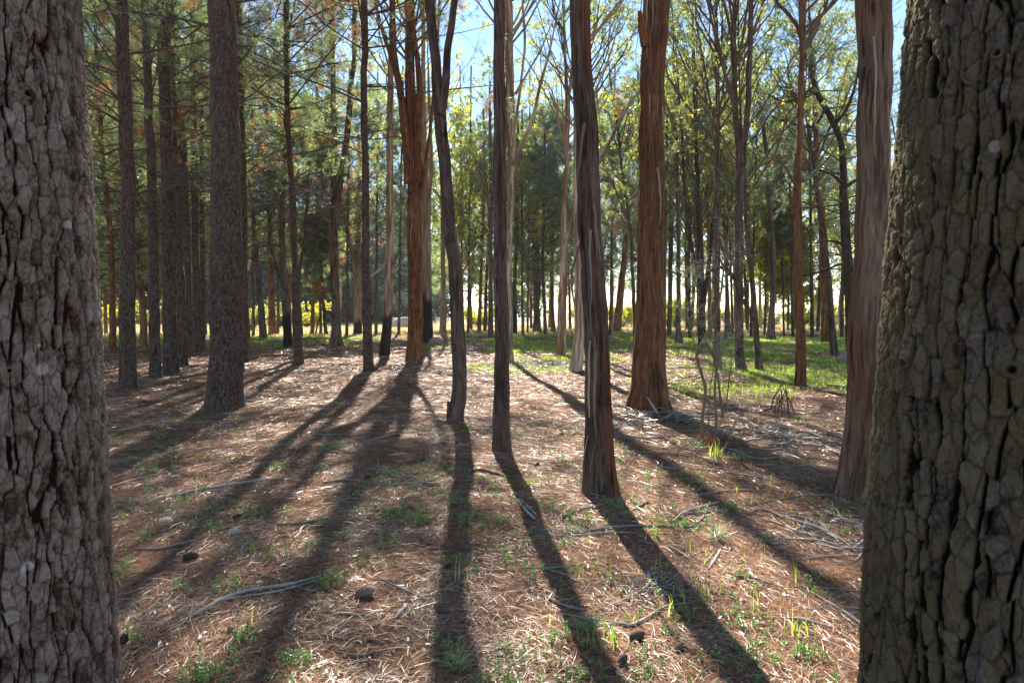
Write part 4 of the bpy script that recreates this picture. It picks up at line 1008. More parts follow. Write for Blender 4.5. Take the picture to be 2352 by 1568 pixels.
x, y = scatter(260000, 9, 55, .6, r_)
k = r_.uniform(0, 1, len(x)) < green(x, y) ** 1.2
x, y = x[k], y[k]
near = y < 22
for sel, h, w, nm, lb in ((near, .10, .010, "grass", "fresh green grass growing in patches under the right-hand trees"), (~near, .11, .022, "grass", "low green grass patches at the sunlit far edge of the trees")):
    p = np.stack([x[sel], y[sel], gh(x[sel], y[sel])], -1)
    blades(nm, p, h, w, M['grass'], 13, "stuff", lb, "grass")
x, y = scatter(60000, 44, 95, .3, r_, .8)
blades("pasture_grass", np.stack([x, y, gh(x, y)], -1), .16, .06, M['drygrass'], 14, "stuff", "pale dry grass of the open paddock beyond the trees", "grass")

def weed_geo(b, rng, c, rad, n, h=.07, leaf=.016):
    for i in range(n):
        a = rng.uniform(0, 6.28); r = rad * rng.uniform(0, 1) ** .5
        px_, py_ = c[0] + r * math.cos(a), c[1] + r * math.sin(a)
        o = np.array([px_, py_, float(gh(px_, py_))]); hh = h * rng.uniform(.5, 1.3)
        d = nrm(np.array([rng.normal(0, .25), rng.normal(0, .25), 1.]))
        P = o + d * hh * np.linspace(0, 1, 4)[:, None]; V, Q = tubes(P[None], np.full((1, 4), .0012), 3); b.add(V, Q, .2)
        m = int(rng.integers(10, 18)); t = np.linspace(.25, 1., m); aa = np.arange(m) * 2.4 + rng.uniform(0, 6)
        cc = o + d * hh * t[:, None]
        dd = nrm(np.stack([np.cos(aa), np.sin(aa), rng.uniform(.1, .6, m)], -1))
        V, Q = quads_at(rng, cc, dd, leaf * (1.25 - .5 * t) * rng.uniform(.8, 1.3, m), leaf * .5)
        b.add(V, Q, np.repeat(rng.uniform(.2, 1, m), 4))
WEEDS = [(270, 1325, .12, 26, "largest green weed patch, at the foot of the big left trunk"), (480, 1219, .10, 14, "round weed tuft left of the tall peeled branch, beside a dark cone"),
 (526, 1356, .09, 14, "bright white-lit weed standing against the long peeled branch"), (903, 1184, .10, 14, "fresh weed patch in the sun, left of a pair of patches at centre left"),
 (962, 1196, .12, 22, "bushy weed patch left of the middle trunk shadow"), (1143, 1201, .09, 14, "weed clump between the two middle trunk shadows"),
 (1062, 1206, .08, 12, "small weed clump touching the right side of the middle shadow"), (753, 1344, .11, 20, "broad-leaved weed at the right end of the long peeled branch"),
 (465, 1556, .08, 20, "weed clump cut by the bottom edge at left"), (560, 1467, .07, 12, "thin weed right of the orange cone"),
 (678, 1524, .08, 14, "feathery weed near the bottom edge, left of the rusty bark piece"), (1859, 1516, .09, 18, "weed clump at bottom right near the mossy trunk"),
 (638, 1080, .14, 20, "weed patch above the white fallen branch at left"), (758, 1032, .13, 18, "shaded weed patch left of the kinked gum"),
 (1411, 1170, .09, 12, "weed clump in the shadow right at the foot of the big dark gum"), (1676, 1176, .13, 18, "weed patch among pale sticks at the right"),
 (1336, 1197, .12, 14, "weeds round a cone left of the big dark gum's foot"), (1566, 1219, .12, 14, "weeds growing through the long straight branches at right")]
wr = np.random.default_rng(77)
for x, y, rad, n, lb in WEEDS:
    p = gp(x, y); b = Buf(); weed_geo(b, wr, p, rad, n)
    o = b.build("weed", M['weed'], None, loc=p); tag(o, lb, "weed", "green weeds in the needle litter")
b = Buf()
cen = [gp(x, y) for x, y in [(500, 1529), (415, 1364), (350, 1134), (998, 1504), (1158, 1534), (1256, 1041), (1336, 1029), (1456, 1044), (1311, 1479), (1256, 1479), (1506, 1234), (1626, 1209), (1899, 1354), (1774, 1509), (1794, 1249), (560, 1269), (625, 1279), (720, 1080), (850, 1290), (580, 1180), (1040, 1290), (1210, 1320), (1700, 1330), (1600, 1180), (1180, 1160), (900, 1250), (700, 1250), (1500, 1100), (1750, 1160), (340, 1460)]]
for c in cen: weed_geo(b, wr, c, .10 + .03 * wr.uniform(), 7)
for i in range(1500):
    d = wr.uniform(2.6, 10.5); xx = wr.uniform(-.62, .62) * d
    if fbm(np.array([xx / .9]), np.array([d / .9]), 90, 2)[0] > .56: weed_geo(b, wr, (xx, d), .09, 3, wr.uniform(.03, .07), wr.uniform(.010, .018))
tag(b.build("weeds", M['weed'], None), "tiny green seedlings sprinkled over the needles", "weeds", None, "stuff")
# grass tufts of long bright blades
for x, y, n, h, lb in [(1400, 1478, 26, .11, "bright grass tuft at bottom centre right, left of the curved pale branch"), (1745, 1395, 6, .14, "single tall grass sprig in the sun at lower right"),
                       (1645, 1050, 40, .16, "grass tuft at the foot of the bare shrub"), (1215, 1115, 26, .10, "yellowish grass tuft between the middle shadows below the centre gum"),
                       (1060, 1330, 8, .13, "grass sprig left of the middle trunk shadow, near the dark cone"), (1550, 1400, 14, .12, "sparse bright grass right of the pale curved branch"),
                       (1835, 1450, 12, .12, "grass sprout by the forked pale stick at lower right")]:
    c = gp(x, y); a = wr.normal(0, .05, (n, 2)); P = np.stack([c[0] + a[:, 0], c[1] + a[:, 1], gh(c[0] + a[:, 0], c[1] + a[:, 1])], -1)
    o = blades("grass_tuft", P, h, .006, M['grass'], int(x), None, lb, "grass tuft", loc=c)
    o["group"] = "grass tufts in the litter"
r2 = np.random.default_rng(15)
x, y = scatter(2600, 3, 13, .8, r2, .7)
k = (fbm(x / 1.1, y / 1.1, 91, 3) > .50) & (r2.uniform(0, 1, len(x)) < .25 + .75 * sstep(-.1, .3, x / y))
x, y = x[k], y[k]
blades("grass_shoots", np.stack([x, y, gh(x, y)], -1), .10, .005, M['grass'], 16, "stuff", "thin single grass shoots among needles on the near ground", "grass")

# ------------------------------------------------------------------ fallen branches (each its own thing)
def stick(px_lists, label, cat="branch", name="fallen_branch", mat='stick', lift=.01, seed=0, tint=.5, flat=1.):
    b = Buf(); o0 = gp(px_lists[0][0][0], px_lists[0][0][1]); rg = np.random.default_rng(int(abs(px_lists[0][0][0]) * 7 + px_lists[0][0][1]))
    for pl in px_lists:
        W = []
        for q in pl:
            x, y, w = q[:3]; up = q[3] if len(q) > 3 else 0.
            p = gp(x, y); r = .74 * w / 2 / FPX * p[1]; W.append([p[0], p[1], p[2] + r * .5 + lift * .6 + up, r])
        C = catmull(np.array(W), max(8, len(W) * 6)); n = len(C)
        C[:, :3] += (np.cumsum(rg.normal(size=(n, 3)), 0) * .07 * C[:, 3:4]) * np.array([1, 1, .3])
        R = np.maximum(C[:, 3], .001) * (1 + .18 * rg.normal(size=n).clip(-1, 1))
        V, Q = tubes(C[None, :, :3], R[None], 8)
        V = V.reshape(n, 8, 3); V[..., 2] = C[:, None, 2] + (V[..., 2] - C[:, None, 2]) * flat
        b.add(V.reshape(-1, 3), Q, np.clip(tint - .12 + .10 * rg.normal(size=(n, 8)) + .35 * (fbm(np.arange(n)[:, None] / 5. + 0 * V[..., 0], np.arange(8)[None, :] / 3. + 0 * V[..., 0], 5, 3) - .5), 0, 1).ravel())
        L0 = np.linalg.norm(C[-1, :3] - C[0, :3])
        if name == "fallen_branch" and L0 > .35:
            k = int(rg.integers(1, 4)); S1, SR = sprout(rg, C[None, :, :3], C[None, :, 3], k, .15, .85, min(.35, L0 * .3), 40, K=5, rr=.55, wig=.05)
            S1[..., 2] = np.clip(S1[..., 2], gh(S1[..., 0], S1[..., 1]) + .004, gh(S1[..., 0], S1[..., 1]) + .07)
            V, Q = tubes(S1, SR, 5); b.add(V, Q, tint * .8)
    o = b.build(name, M[mat], None, True, loc=o0)
    return tag(o, label, cat, "fallen sticks and branches on the ground")
ST = [
 ([[(372, 1448, 3), (430, 1424, 9), (480, 1398, 13), (520, 1378, 15), (580, 1358, 14), (650, 1348, 12), (700, 1336, 9), (738, 1325, 6)], [(430, 1424, 6), (500, 1385, 8), (560, 1372, 7), (640, 1360, 8), (736, 1332, 5)]], "long curved peeled branch, largest on the ground at lower left", .75),
 ([[(400, 1424, 4), (450, 1417, 6), (520, 1411, 6), (560, 1403, 3)]], "greenish twig crossing the thin end of the long curved branch", .2),
 ([[(578, 1315, 4), (630, 1330, 6), (690, 1352, 5), (735, 1362, 3)]], "brown stick lying across the long curved branch", .45),
 ([[(640, 1408, 4), (700, 1402, 5), (770, 1410, 6), (830, 1414, 4)], ], "straight grey-brown twig right of the long curved branch", .3),
 ([[(357, 1148, 5), (420, 1136, 10), (480, 1124, 12), (540, 1114, 10), (600, 1104, 9), (663, 1098, 7)], [(455, 1132, 5), (520, 1125, 5)]], "long pale branch at left, above the round pinkish stone", .8),
 ([[(240, 1124, 6), (300, 1106, 6), (355, 1092, 5), (385, 1084, 3)], [(355, 1092, 3), (430, 1086, 2)]], "thin pale stick leading out from the big left trunk", .75),
 ([[(604, 1196, 7), (640, 1206, 8), (690, 1204, 7), (750, 1192, 4)]], "brown stick whose middle touches a black cone", .35),
 ([[(310, 1262, 4), (370, 1262, 8), (410, 1252, 6), (450, 1240, 4), (480, 1225, 3)]], "wiry stick left of a dark cone, below the pinkish stone", .55),
 ([[(558, 1275, 6), (556, 1262, 6), (566, 1250, 6), (582, 1243, 5)]], "short hooked stick between two weed tufts at left", .6),
 ([[(830, 1020, 3), (870, 1008, 6), (920, 996, 5)]], "pale twig in the shade left of the kinked gum", .7),
 ([[(740, 1110, 4), (800, 1104, 8), (850, 1110, 6), (875, 1105, 4)]], "grey branch in the shaded litter at centre left", .4),
 ([[(790, 1105, 3), (845, 1078, 6), (880, 1092, 6), (930, 1100, 4)]], "brown forked stick just above the grey shaded branch", .3),
 ([[(870, 1116, 5), (930, 1113, 7), (980, 1108, 7), (1020, 1088, 4)], [(905, 1113, 4), (950, 1090, 4), (975, 1076, 3)]], "pale forked branch left of the middle shadow", .6),
 ([[(870, 1258, 3), (915, 1240, 5), (965, 1242, 6), (985, 1216, 5)], [(915, 1240, 3), (975, 1258, 4)]], "curved dark stick above the sunny patch at centre", .35),
 ([[(870, 1328, 4), (910, 1350, 8), (950, 1368, 9), (978, 1378, 4)]], "rigid brown bark stick pointing at the middle shadow", .45),
 ([[(905, 1424, 6), (920, 1408, 12), (935, 1392, 6)], [(935, 1405, 6), (960, 1392, 9), (982, 1378, 5)]], "two folded pale bark curls left of the middle shadow", .8),
 ([[(720, 1452, 3), (760, 1462, 6), (800, 1470, 3)]], "pinkish twig at bottom left of centre", .6),
 ([[(815, 1474, 4), (850, 1470, 8), (885, 1478, 4)]], "short dark bark sliver at bottom left of centre", .35),
 ([[(770, 1500, 6), (830, 1512, 14), (860, 1498, 10)]], "rusty orange piece of rotten bark near the bottom edge", .1),
 ([[(1035, 1316, 3), (1090, 1312, 6), (1150, 1312, 5), (1210, 1306, 6), (1265, 1306, 6), (1345, 1296, 4)], [(1250, 1308, 5), (1300, 1322, 5), (1322, 1336, 5)]], "long thin branch crossing the two middle shadows", .55),
 ([[(1225, 1362, 3), (1260, 1375, 7), (1300, 1395, 9), (1345, 1404, 8)]], "brown-and-white bark tube above the long curved pale branch at lower right", .5),
 ([[(1290, 1412, 3), (1350, 1422, 7), (1420, 1434, 9), (1450, 1438, 9), (1490, 1418, 9), (1530, 1396, 8), (1590, 1386, 4)]], "long curved pale branch in the bottom right centre", .75),
 ([[(1380, 1402, 3), (1420, 1386, 8), (1450, 1372, 7)]], "short pale stick just above the curved pale branch", .65),
 ([[(1474, 1360, 10), (1492, 1342, 11), (1488, 1312, 3)], [(1495, 1340, 9), (1520, 1358, 8), (1540, 1378, 7)]], "white forked stick like antlers above the curved pale branch", .95),
 ([[(1372, 1372, 3), (1410, 1390, 4), (1445, 1404, 3)]], "thin dark twig between two pale sticks at lower right centre", .2),
 ([[(1262, 1233, 6), (1330, 1226, 9), (1400, 1214, 9), (1480, 1210, 9), (1560, 1212, 8), (1625, 1206, 5)], [(1400, 1214, 5), (1350, 1222, 4), (1300, 1222, 3)]], "longest straight branch, crossing the shadow of the big dark gum", .45),
 ([[(1265, 1234, 7), (1340, 1232, 8), (1400, 1226, 7), (1450, 1225, 4)]], "pale strip lying just under the longest straight branch", .7),
 ([[(1190, 1150, 8), (1208, 1175, 9), (1230, 1196, 8)], [(1194, 1148, 6), (1225, 1178, 7), (1234, 1188, 5)]], "bundle of white bark strips in the shadow of the centre gum", .85),
 ([[(1300, 1180, 4), (1340, 1170, 8), (1385, 1160, 5)]], "peeling branch left at the foot of the big dark gum", .6),
 ([[(1450, 1175, 4), (1475, 1160, 7), (1490, 1152, 4)]], "short brown stick right of the big dark gum's foot", .4),
 ([[(1545, 1200, 5), (1570, 1182, 10), (1600, 1172, 10), (1650, 1155, 7)], [(1570, 1182, 7), (1620, 1178, 7), (1670, 1176, 6)], [(1600, 1204, 5), (1618, 1186, 7)]], "thick pale forked branch at right, among weeds", .7),
 ([[(1535, 1254, 4), (1560, 1270, 8), (1588, 1288, 6)]], "straight pale stick pointing down right of the gum's shadow", .75),
 ([[(1627, 1308, 4), (1640, 1290, 8), (1655, 1264, 7)]], "smooth white stick in front of the small dead branchlet", .9),
 ([[(1580, 1320, 2), (1610, 1305, 4), (1645, 1262, 3)]], "thin curved twig left of the smooth white stick", .6),
 ([[(1678, 1326, 5), (1720, 1330, 12), (1760, 1340, 9), (1782, 1346, 4)]], "blackish charred branch lying at right", .02),
 ([[(1715, 1162, 3), (1770, 1152, 5), (1830, 1140, 5), (1900, 1136, 5), (1935, 1138, 3)]], "long slightly arched thin branch running to the foot of the thick right gum", .45),
 ([[(1775, 1180, 6), (1830, 1200, 11), (1880, 1218, 13), (1930, 1242, 9), (1960, 1262, 4)], [(1790, 1186, 5), (1850, 1192, 8), (1900, 1210, 7)]], "stout pale double branch left of the mossy trunk", .7),
 ([[(1760, 1238, 4), (1830, 1242, 9), (1890, 1248, 12), (1950, 1262, 8), (1990, 1266, 5)]], "long grey branch below the stout double branch", .5),
 ([[(1880, 1262, 4), (1930, 1262, 8), (1985, 1262, 8)], [(1960, 1262, 6), (1985, 1244, 9), (2010, 1232, 9)], [(1965, 1290, 5), (1985, 1268, 6)]], "jumble of bleached sticks touching the mossy trunk", .9),
 ([[(1860, 1360, 4), (1900, 1384, 7), (1940, 1410, 10), (1985, 1440, 8)]], "pale stick slanting down to the mossy trunk", .75),
 ([[(1794, 1422, 5), (1840, 1426, 13), (1880, 1436, 8), (1960, 1454, 3)], [(1840, 1426, 6), (1865, 1422, 4)]], "pale pointed stick lying below the slanting one", .7),
 ([[(1800, 1452, 3), (1840, 1455, 6), (1880, 1460, 3)]], "small grey splinter at bottom right", .6),
 ([[(1700, 1356, 2), (1780, 1350, 4), (1860, 1352, 5), (1980, 1362, 7)]], "thin shaded branch running level to the mossy trunk", .3),
 ([[(1080, 988, 3), (1120, 990, 4), (1135, 993, 4)]], "thin twig between the kinked gum and the centre gum", .6),
 ([[(1600, 925, 4), (1680, 930, 7), (1760, 935, 9), (1880, 950, 5)]], "long pale branch behind the bare shrub", .7),
 ([[(1700, 985, 4), (1780, 978, 7), (1850, 975, 6), (1900, 985, 5)]], "bleached stick in the bark litter left of the thick right gum", .8),
 ([[(1480, 952, 4), (1540, 948, 6), (1600, 960, 8), (1660, 955, 5)]], "branch lying at the foot of the massive gum", .6),
 ([[(1520, 1075, 4), (1620, 1080, 6), (1720, 1095, 8), (1780, 1102, 4)]], "faded branch half sunk in sunny needles below the shrub", .6),
 ([[(860, 855, 2), (880, 845, 4), (910, 838, 3)]], "curved twig by the orange gum's foot", .6),
 ([[(700, 990, 3), (740, 1000, 5), (800, 996, 4)]], "shaded twig at left of the shadow bands", .5),
 ([[(1900, 905, 3), (1930, 915, 5), (1960, 905, 3)]], "twiggy stick left of the thick right gum", .5),
 ([[(1770, 1196, 4), (1830, 1222, 8), (1885, 1236, 7), (1940, 1250, 4)]], "flat bleached branch between the stout double branch and the long grey one", .85),
 ([[(1840, 1285, 3), (1900, 1280, 7), (1970, 1276, 6)]], "pale level stick under the jumble at the mossy trunk", .8),
 ([[(1890, 1180, 4), (1930, 1192, 7), (1985, 1200, 6)]], "pale rod by the thick right gum's foot, above the jumble", .8),
 ([[(1600, 1140, 3), (1660, 1130, 6), (1730, 1126, 5)]], "faint straight stick above the pale forked branch at right", .6),
 ([[(1850, 1000, 3), (1900, 1030, 7), (1940, 1045, 5)]], "pale stick in the shaded bark left of the thick right gum", .75),
 ([[(1690, 1040, 3), (1740, 1055, 6), (1800, 1050, 4)]], "bleached stick in the shade right of the bare shrub", .7),
 ([[(1240, 905, 3), (1330, 915, 6), (1400, 912, 4)]], "thin branch lying before the cream gum", .7),
 ([[(1560, 1000, 3), (1480, 1008, 7), (1430, 1000, 5)]], "branch lying before the massive gum's foot", .5),
 ([[(280, 960, 3), (340, 972, 5), (400, 968, 4)]], "stick in the shade at the foot of the nearest left pine", .5),
 ([[(560, 905, 3), (640, 912, 6), (720, 908, 4)]], "long stick right of the large furrowed pine", .5),
 ([[(1460, 870, 3), (1490, 955, 7, .0)], ], "split rod", .8),
]
for pls, lb, ti in ST[:-1]:
    stick(pls, lb, tint=ti)
# rod leaning on the massive gum
p0 = gp(1515, 957); D31 = CAM_H * FPX / (956 - HOR) - .35
p1, _ = at(1487, 912, D31)
V, Q = tubes(np.array([[p0, p0 * .5 + p1 * .5, p1]]), np.array([[.018, .017, .006]]), 7)
b = Buf(); b.add(V, Q, .8); tag(b.build("fallen_branch", M['stick'], None, True, loc=p0), "pale split rod leaning against the foot of the massive gum", "branch", "fallen sticks and branches on the ground")
# rotten log and charred bark slab
stick([[(1075, 1084, 10), (1105, 1082, 16), (1140, 1090, 17), (1172, 1100, 10)]], "rotten orange piece of wood left below the centre gum", "log", "rotten_log", 'peel', tint=.35, flat=.6)
stick([[(1720, 1182, 8), (1745, 1172, 14), (1775, 1180, 14), (1800, 1192, 8)]], "dark curled bark slab above the stout double branch", "bark", "bark_slab", 'peel', tint=.3, flat=.5)
stick([[(1655, 1045, 10), (1672, 1030, 8, .1), (1690, 1015, 5, .25)]], "brown dead bark curl by the shrub's foot", "bark", "bark_slab", 'peel', tint=.7)

# piles of shed bark
def pile(c, rad, h, n, label, seed, mat='flake', ln=.5, wd=.02):
    rg = np.random.default_rng(seed); b = Buf()
    a = rg.uniform(0, 6.28, n); r = rad * rg.uniform(0, 1, n) ** .6
    x = c[0] + r * np.cos(a); y = c[1] + r * np.sin(a); z = gh(x, y) + h * (1 - r / rad) * rg.uniform(.2, 1, n)
    th = rg.uniform(0, 6.28, n); t = rg.normal(0, .25, n); L_ = ln * rg.uniform(.4, 1.2, n)
    d = np.stack([np.cos(th) * np.cos(t), np.sin(th) * np.cos(t), np.sin(t)], -1)
    q = np.linspace(-.5, .5, 5)
    P = np.stack([x, y, z], -1)[:, None] + d[:, None] * (L_[:, None] * q)[..., None]
    P += rg.normal(size=P.shape) * .02 * L_[:, None, None]
    P[..., 2] = np.maximum(P[..., 2] - (L_ * .3)[:, None] * (q ** 2)[None], gh(P[..., 0], P[..., 1]) + .004)
    V, Q = tubes(P, (wd * .5 * rg.uniform(.3, 1, (n, 1))) * np.array([[.5, 1, 1, .8, .3]]), 4)
    b.add(V, Q, np.repeat(rg.uniform(0, 1, n), 20))
    o = b.build("bark_pile", M[mat], None, loc=c); return tag(o, label, "debris pile", "heaps of shed bark and twigs")
pile(gp(1645, 868), 1.0, .25, 420, "brown heap of bark and twigs between the massive gum and the two-stemmed gum", 1, 'litter')
pile(gp(1470, 962), .9, .10, 260, "loose bark heap around the front of the massive gum's foot", 2, 'flake')
pile(gp(1250, 838), 1.8, .10, 420, "pale bark heap left of the cream gum's curved foot", 3, 'flake', .8)
pile(gp(930, 852), 1.7, .12, 420, "dark mound of twigs before the orange gum", 4, 'litter', .6)
pile(gp(1800, 1010), 1.2, .06, 380, "shaded spread of bark scraps left of the thick right gum", 5, 'flake', .5)
pile(gp(1930, 1210), .55, .06, 160, "pale scraps of bark against the foot of the thick right gum", 6, 'flake', .35, .012)
pile(gp(1520, 1365), .22, .05, 60, "small curled bark heap beside the antler-like white stick", 7, 'flake', .2, .012)
pile(gp(905, 770), 2.0, .5, 90, "grey brush heap at the pasture edge left of the orange gum", 8, 'twig', 1.6, .04)
pile(gp(1990 - 160, 772), 1.4, .35, 60, "dark broken branches by the fence near the slender red-streaked gum", 9, 'twig', 1.2, .05)

# ------------------------------------------------------------------ cones, stones, needle sprigs
def pine_cone(c, ln, label, rot, tintv, closed=.5, seed=0):
    rg = np.random.default_rng(seed); b = Buf(); n = 95
    t = (np.arange(n) + .5) / n; a = np.arange(n) * 2.39996
    prof = np.sin(np.pi * np.clip(t * .86 + .13, 0, 1)) ** .75 * ln * .27
    ax = np.array([0, 0, 1.]); z = (t - .5) * ln
    ca, sa = np.cos(a), np.sin(a)
    o = np.stack([ca * prof * .45, sa * prof * .45, z], -1)
    out = nrm(np.stack([ca, sa, .35 + .9 * (t - .2)], -1)); side = np.stack([-sa, ca, 0 * a], -1); up = np.cross(out, side)
    L_ = (prof * (.62 + closed * .2))[:, None]; w = (ln * .075 + prof * .22)[:, None]; th = ln * .028
    e = o + out * L_
    def ring(c_, w_, t_): return np.stack([c_ - side * w_ - up * t_, c_ + side * w_ - up * t_, c_ + side * w_ + up * t_, c_ - side * w_ + up * t_], 1)
    R1 = ring(o, w * .4, th * .5); R2 = ring(o + out * L_ * .75, w, th); R3 = ring(e, w * .7, th * .9); R4 = ring(e + out * ln * .02, w * .12, th * .2)
    V = np.stack([R1, R2, R3, R4], 1); idx = np.arange(n * 16).reshape(n, 4, 4)
    p, q = idx[:, :-1], idx[:, 1:]
    Q = np.stack([p, np.roll(p, -1, 2), np.roll(q, -1, 2), q], -1)
    V = V.reshape(-1, 3)
    core = catmull(np.array([[0, 0, -ln * .5, ln * .05], [0, 0, 0, ln * .15], [0, 0, ln * .45, ln * .04]]), 8)
    V2, Q2 = tubes(core[None, :, :3], core[None, :, 3], 8)
    V = np.concatenate([V, V2]); Q = np.concatenate([Q.reshape(-1, 4), Q2 + n * 16])
    el, az = rot; cy, sy = math.cos(el), math.sin(el)
    V = np.stack([V[:, 0] * cy + V[:, 2] * sy, V[:, 1], -V[:, 0] * sy + V[:, 2] * cy], -1)
    cz, sz = math.cos(az), math.sin(az)
    V = np.stack([V[:, 0] * cz - V[:, 1] * sz, V[:, 0] * sz + V[:, 1] * cz, V[:, 2]], -1)
    c = np.array(c); c[2] += ln * .24
    b.add(V + c, Q, np.clip(tintv + rg.normal(0, .08, len(V)), 0, 1))
    return tag(b.build("pine_cone", M['cone'], None, loc=c), label, "pine cone", "pine cones on the ground")
for i, (x, y, w, lb, rot, tv) in enumerate([
  (838, 1368, 44, "largest grey-brown pine cone, in full sun left of centre", (1.45, .15), .75), (1014, 1408, 38, "open pine cone at the left edge of the middle shadow", (1.3, 2.6), .25),
  (545, 1191, 20, "small black cone at the end of a brown stick", (1.2, .6), .0), (283, 1478, 34, "round black cone seen end-on by the big left trunk", (.6, 1.2), .0),
  (530, 1452, 26, "rusty orange broken cone below the long curved branch", (1.2, 2.0), .5), (438, 1285, 34, "dark cone in shade below the pinkish stone", (1.5, .4), .1),
  (1464, 1466, 38, "dark cone below the curved pale branch", (1.4, .3), .3), (1430, 1526, 34, "dark upright cone near the bottom edge", (.5, .5), .2),
  (1560, 1492, 30, "brown cone near the bottom edge, right of the upright one", (1.3, 1.0), .4), (1302, 1192, 22, "cone among weeds left of the big dark gum", (1.4, .8), .35),
  (1030, 1305, 22, "little dark cone on the middle shadow", (1.0, .1), .05), (843, 1100, 16, "dark cone behind the grey shaded branch", (1.2, .3), .1),
  (912, 1003, 14, "cone lying left of the kinked gum", (1.3, .2), .3), (970, 1058, 13, "tiny black cone in shade below the kinked gum", (1, .2), .0),
  (1234, 1070, 14, "cone right of the centre gum's foot", (1.2, .5), .1), (365, 988, 12, "small cone in the sunny streak left of the large furrowed pine", (1.2, .9), .3),
  (1290, 1000, 12, "cone on the pale strip of sun right of the centre gum", (1.3, .5), .4)]):
    p = gp(x, y); pine_cone(p, w / FPX * p[1], lb, rot, tv, seed=i)

def stone(c, rx, ry, rz, label, seed, sink=.35, name="stone", cat="stone", tv=.6):
    n, m = 28, 18
    th = np.arange(n) / n * 2 * np.pi; ph = np.linspace(.001, np.pi - .001, m)
    T, Pp = np.meshgrid(th, ph)
    k = 1 + .35 * (fbm(np.cos(T) * np.sin(Pp) * 1.6 + 5, np.cos(Pp) * 1.6 + np.sin(T) * np.sin(Pp) * 1.3, seed, 3) - .5)
    V = np.stack([rx * k * np.cos(T) * np.sin(Pp), ry * k * np.sin(T) * np.sin(Pp), rz * k * np.cos(Pp) + rz * (1 - sink) - rz * .4], -1) + np.array(c)
    idx = np.arange(n * m).reshape(m, n); a, b_ = idx[:-1], idx[1:]
    Q = np.stack([a, b_, np.roll(b_, -1, 1), np.roll(a, -1, 1)], -1)
    t = tv + .3 * (fbm(T * 3, Pp * 3, seed + 4, 3) - .5)
    o = mk(name, V, Q, M['rock'], None, {"tint": t, "crack": 0 * t}, True, loc=c)
    return tag(o, label, cat)
stone(gp(381, 1195, -.018), .06, .045, .035, "round pinkish stone half buried in sunny needles at left", 3, tv=.75)
stone(gp(538, 1222, -.012), .055, .04, .03, "flat reddish stone in shade right of a weed tuft", 5, tv=.4)
stone(gp(1958, 835), .45, .4, .32, "brown rounded boulder between the dark crooked tree and the thick right gum", 8, name="boulder", cat="boulder", tv=.15)
stone(gp(1001, 792), .38, .3, .32, "dark grey boulder beside the burnt foot of the pale streaked gum", 9, name="boulder", cat="boulder", tv=.1)
stone(gp(905, 750), 1.3, 1., .75, "pale boulder out in the paddock, left one of two", 10, name="boulder", cat="boulder", tv=.8)
stone(gp(931, 751), 1.7, 1., .85, "larger pale boulder out in the paddock, right one of two", 11, name="boulder", cat="boulder", tv=.8)

def sprig(x, y, n, ln, label, seed, mat='needle_lit'):
    rg = np.random.default_rng(seed); c = gp(x, y, .02); m = n
    d = nrm(np.stack([rg.normal(.3, .8, m), rg.normal(0, .8, m), rg.uniform(.05, .9, m)], -1))
    V, Q = quads_at(rg, np.repeat(c[None], m, 0) + rg.normal(0, .008, (m, 3)), d, ln * rg.uniform(.6, 1.1, m), .0035)
    b = Buf(); b.add(V, Q, np.repeat(rg.uniform(0, 1, m), 4)); V, Q = tubes((c + np.array([[[-.05, 0, -.015], [0, 0, 0], [.03, .02, .01]]])), np.full((1, 3), .004), 5); b.add(V, Q, .1)
    return tag(b.build("needle_sprig", M[mat], None, loc=c), label, "pine sprig", "fallen green pine sprigs")
sprig(788, 1238, 90, .12, "blue-green needle sprig near the broken green twig, centre left", 1, 'needle')
sprig(1048, 1534, 110, .11, "green needle sprig at the bottom edge left of centre", 2)
sprig(1158, 1496, 60, .09, "small needle sprig between the middle shadows at the bottom", 3)
sprig(1346, 1452, 140, .13, "dark green needle sprig in the middle-right shadow", 4, 'needle')
sprig(745, 1210, 60, .14, "flat lying green needle twig left of the blue-green sprig", 5, 'needle')
sprig(1600, 1035, 120, .22, "low green sprig at the left foot of the bare shrub", 6, 'needle')
sprig(1645, 1240, 110, .15, "dead grey-green branchlet standing in the litter at right", 7, 'needle')

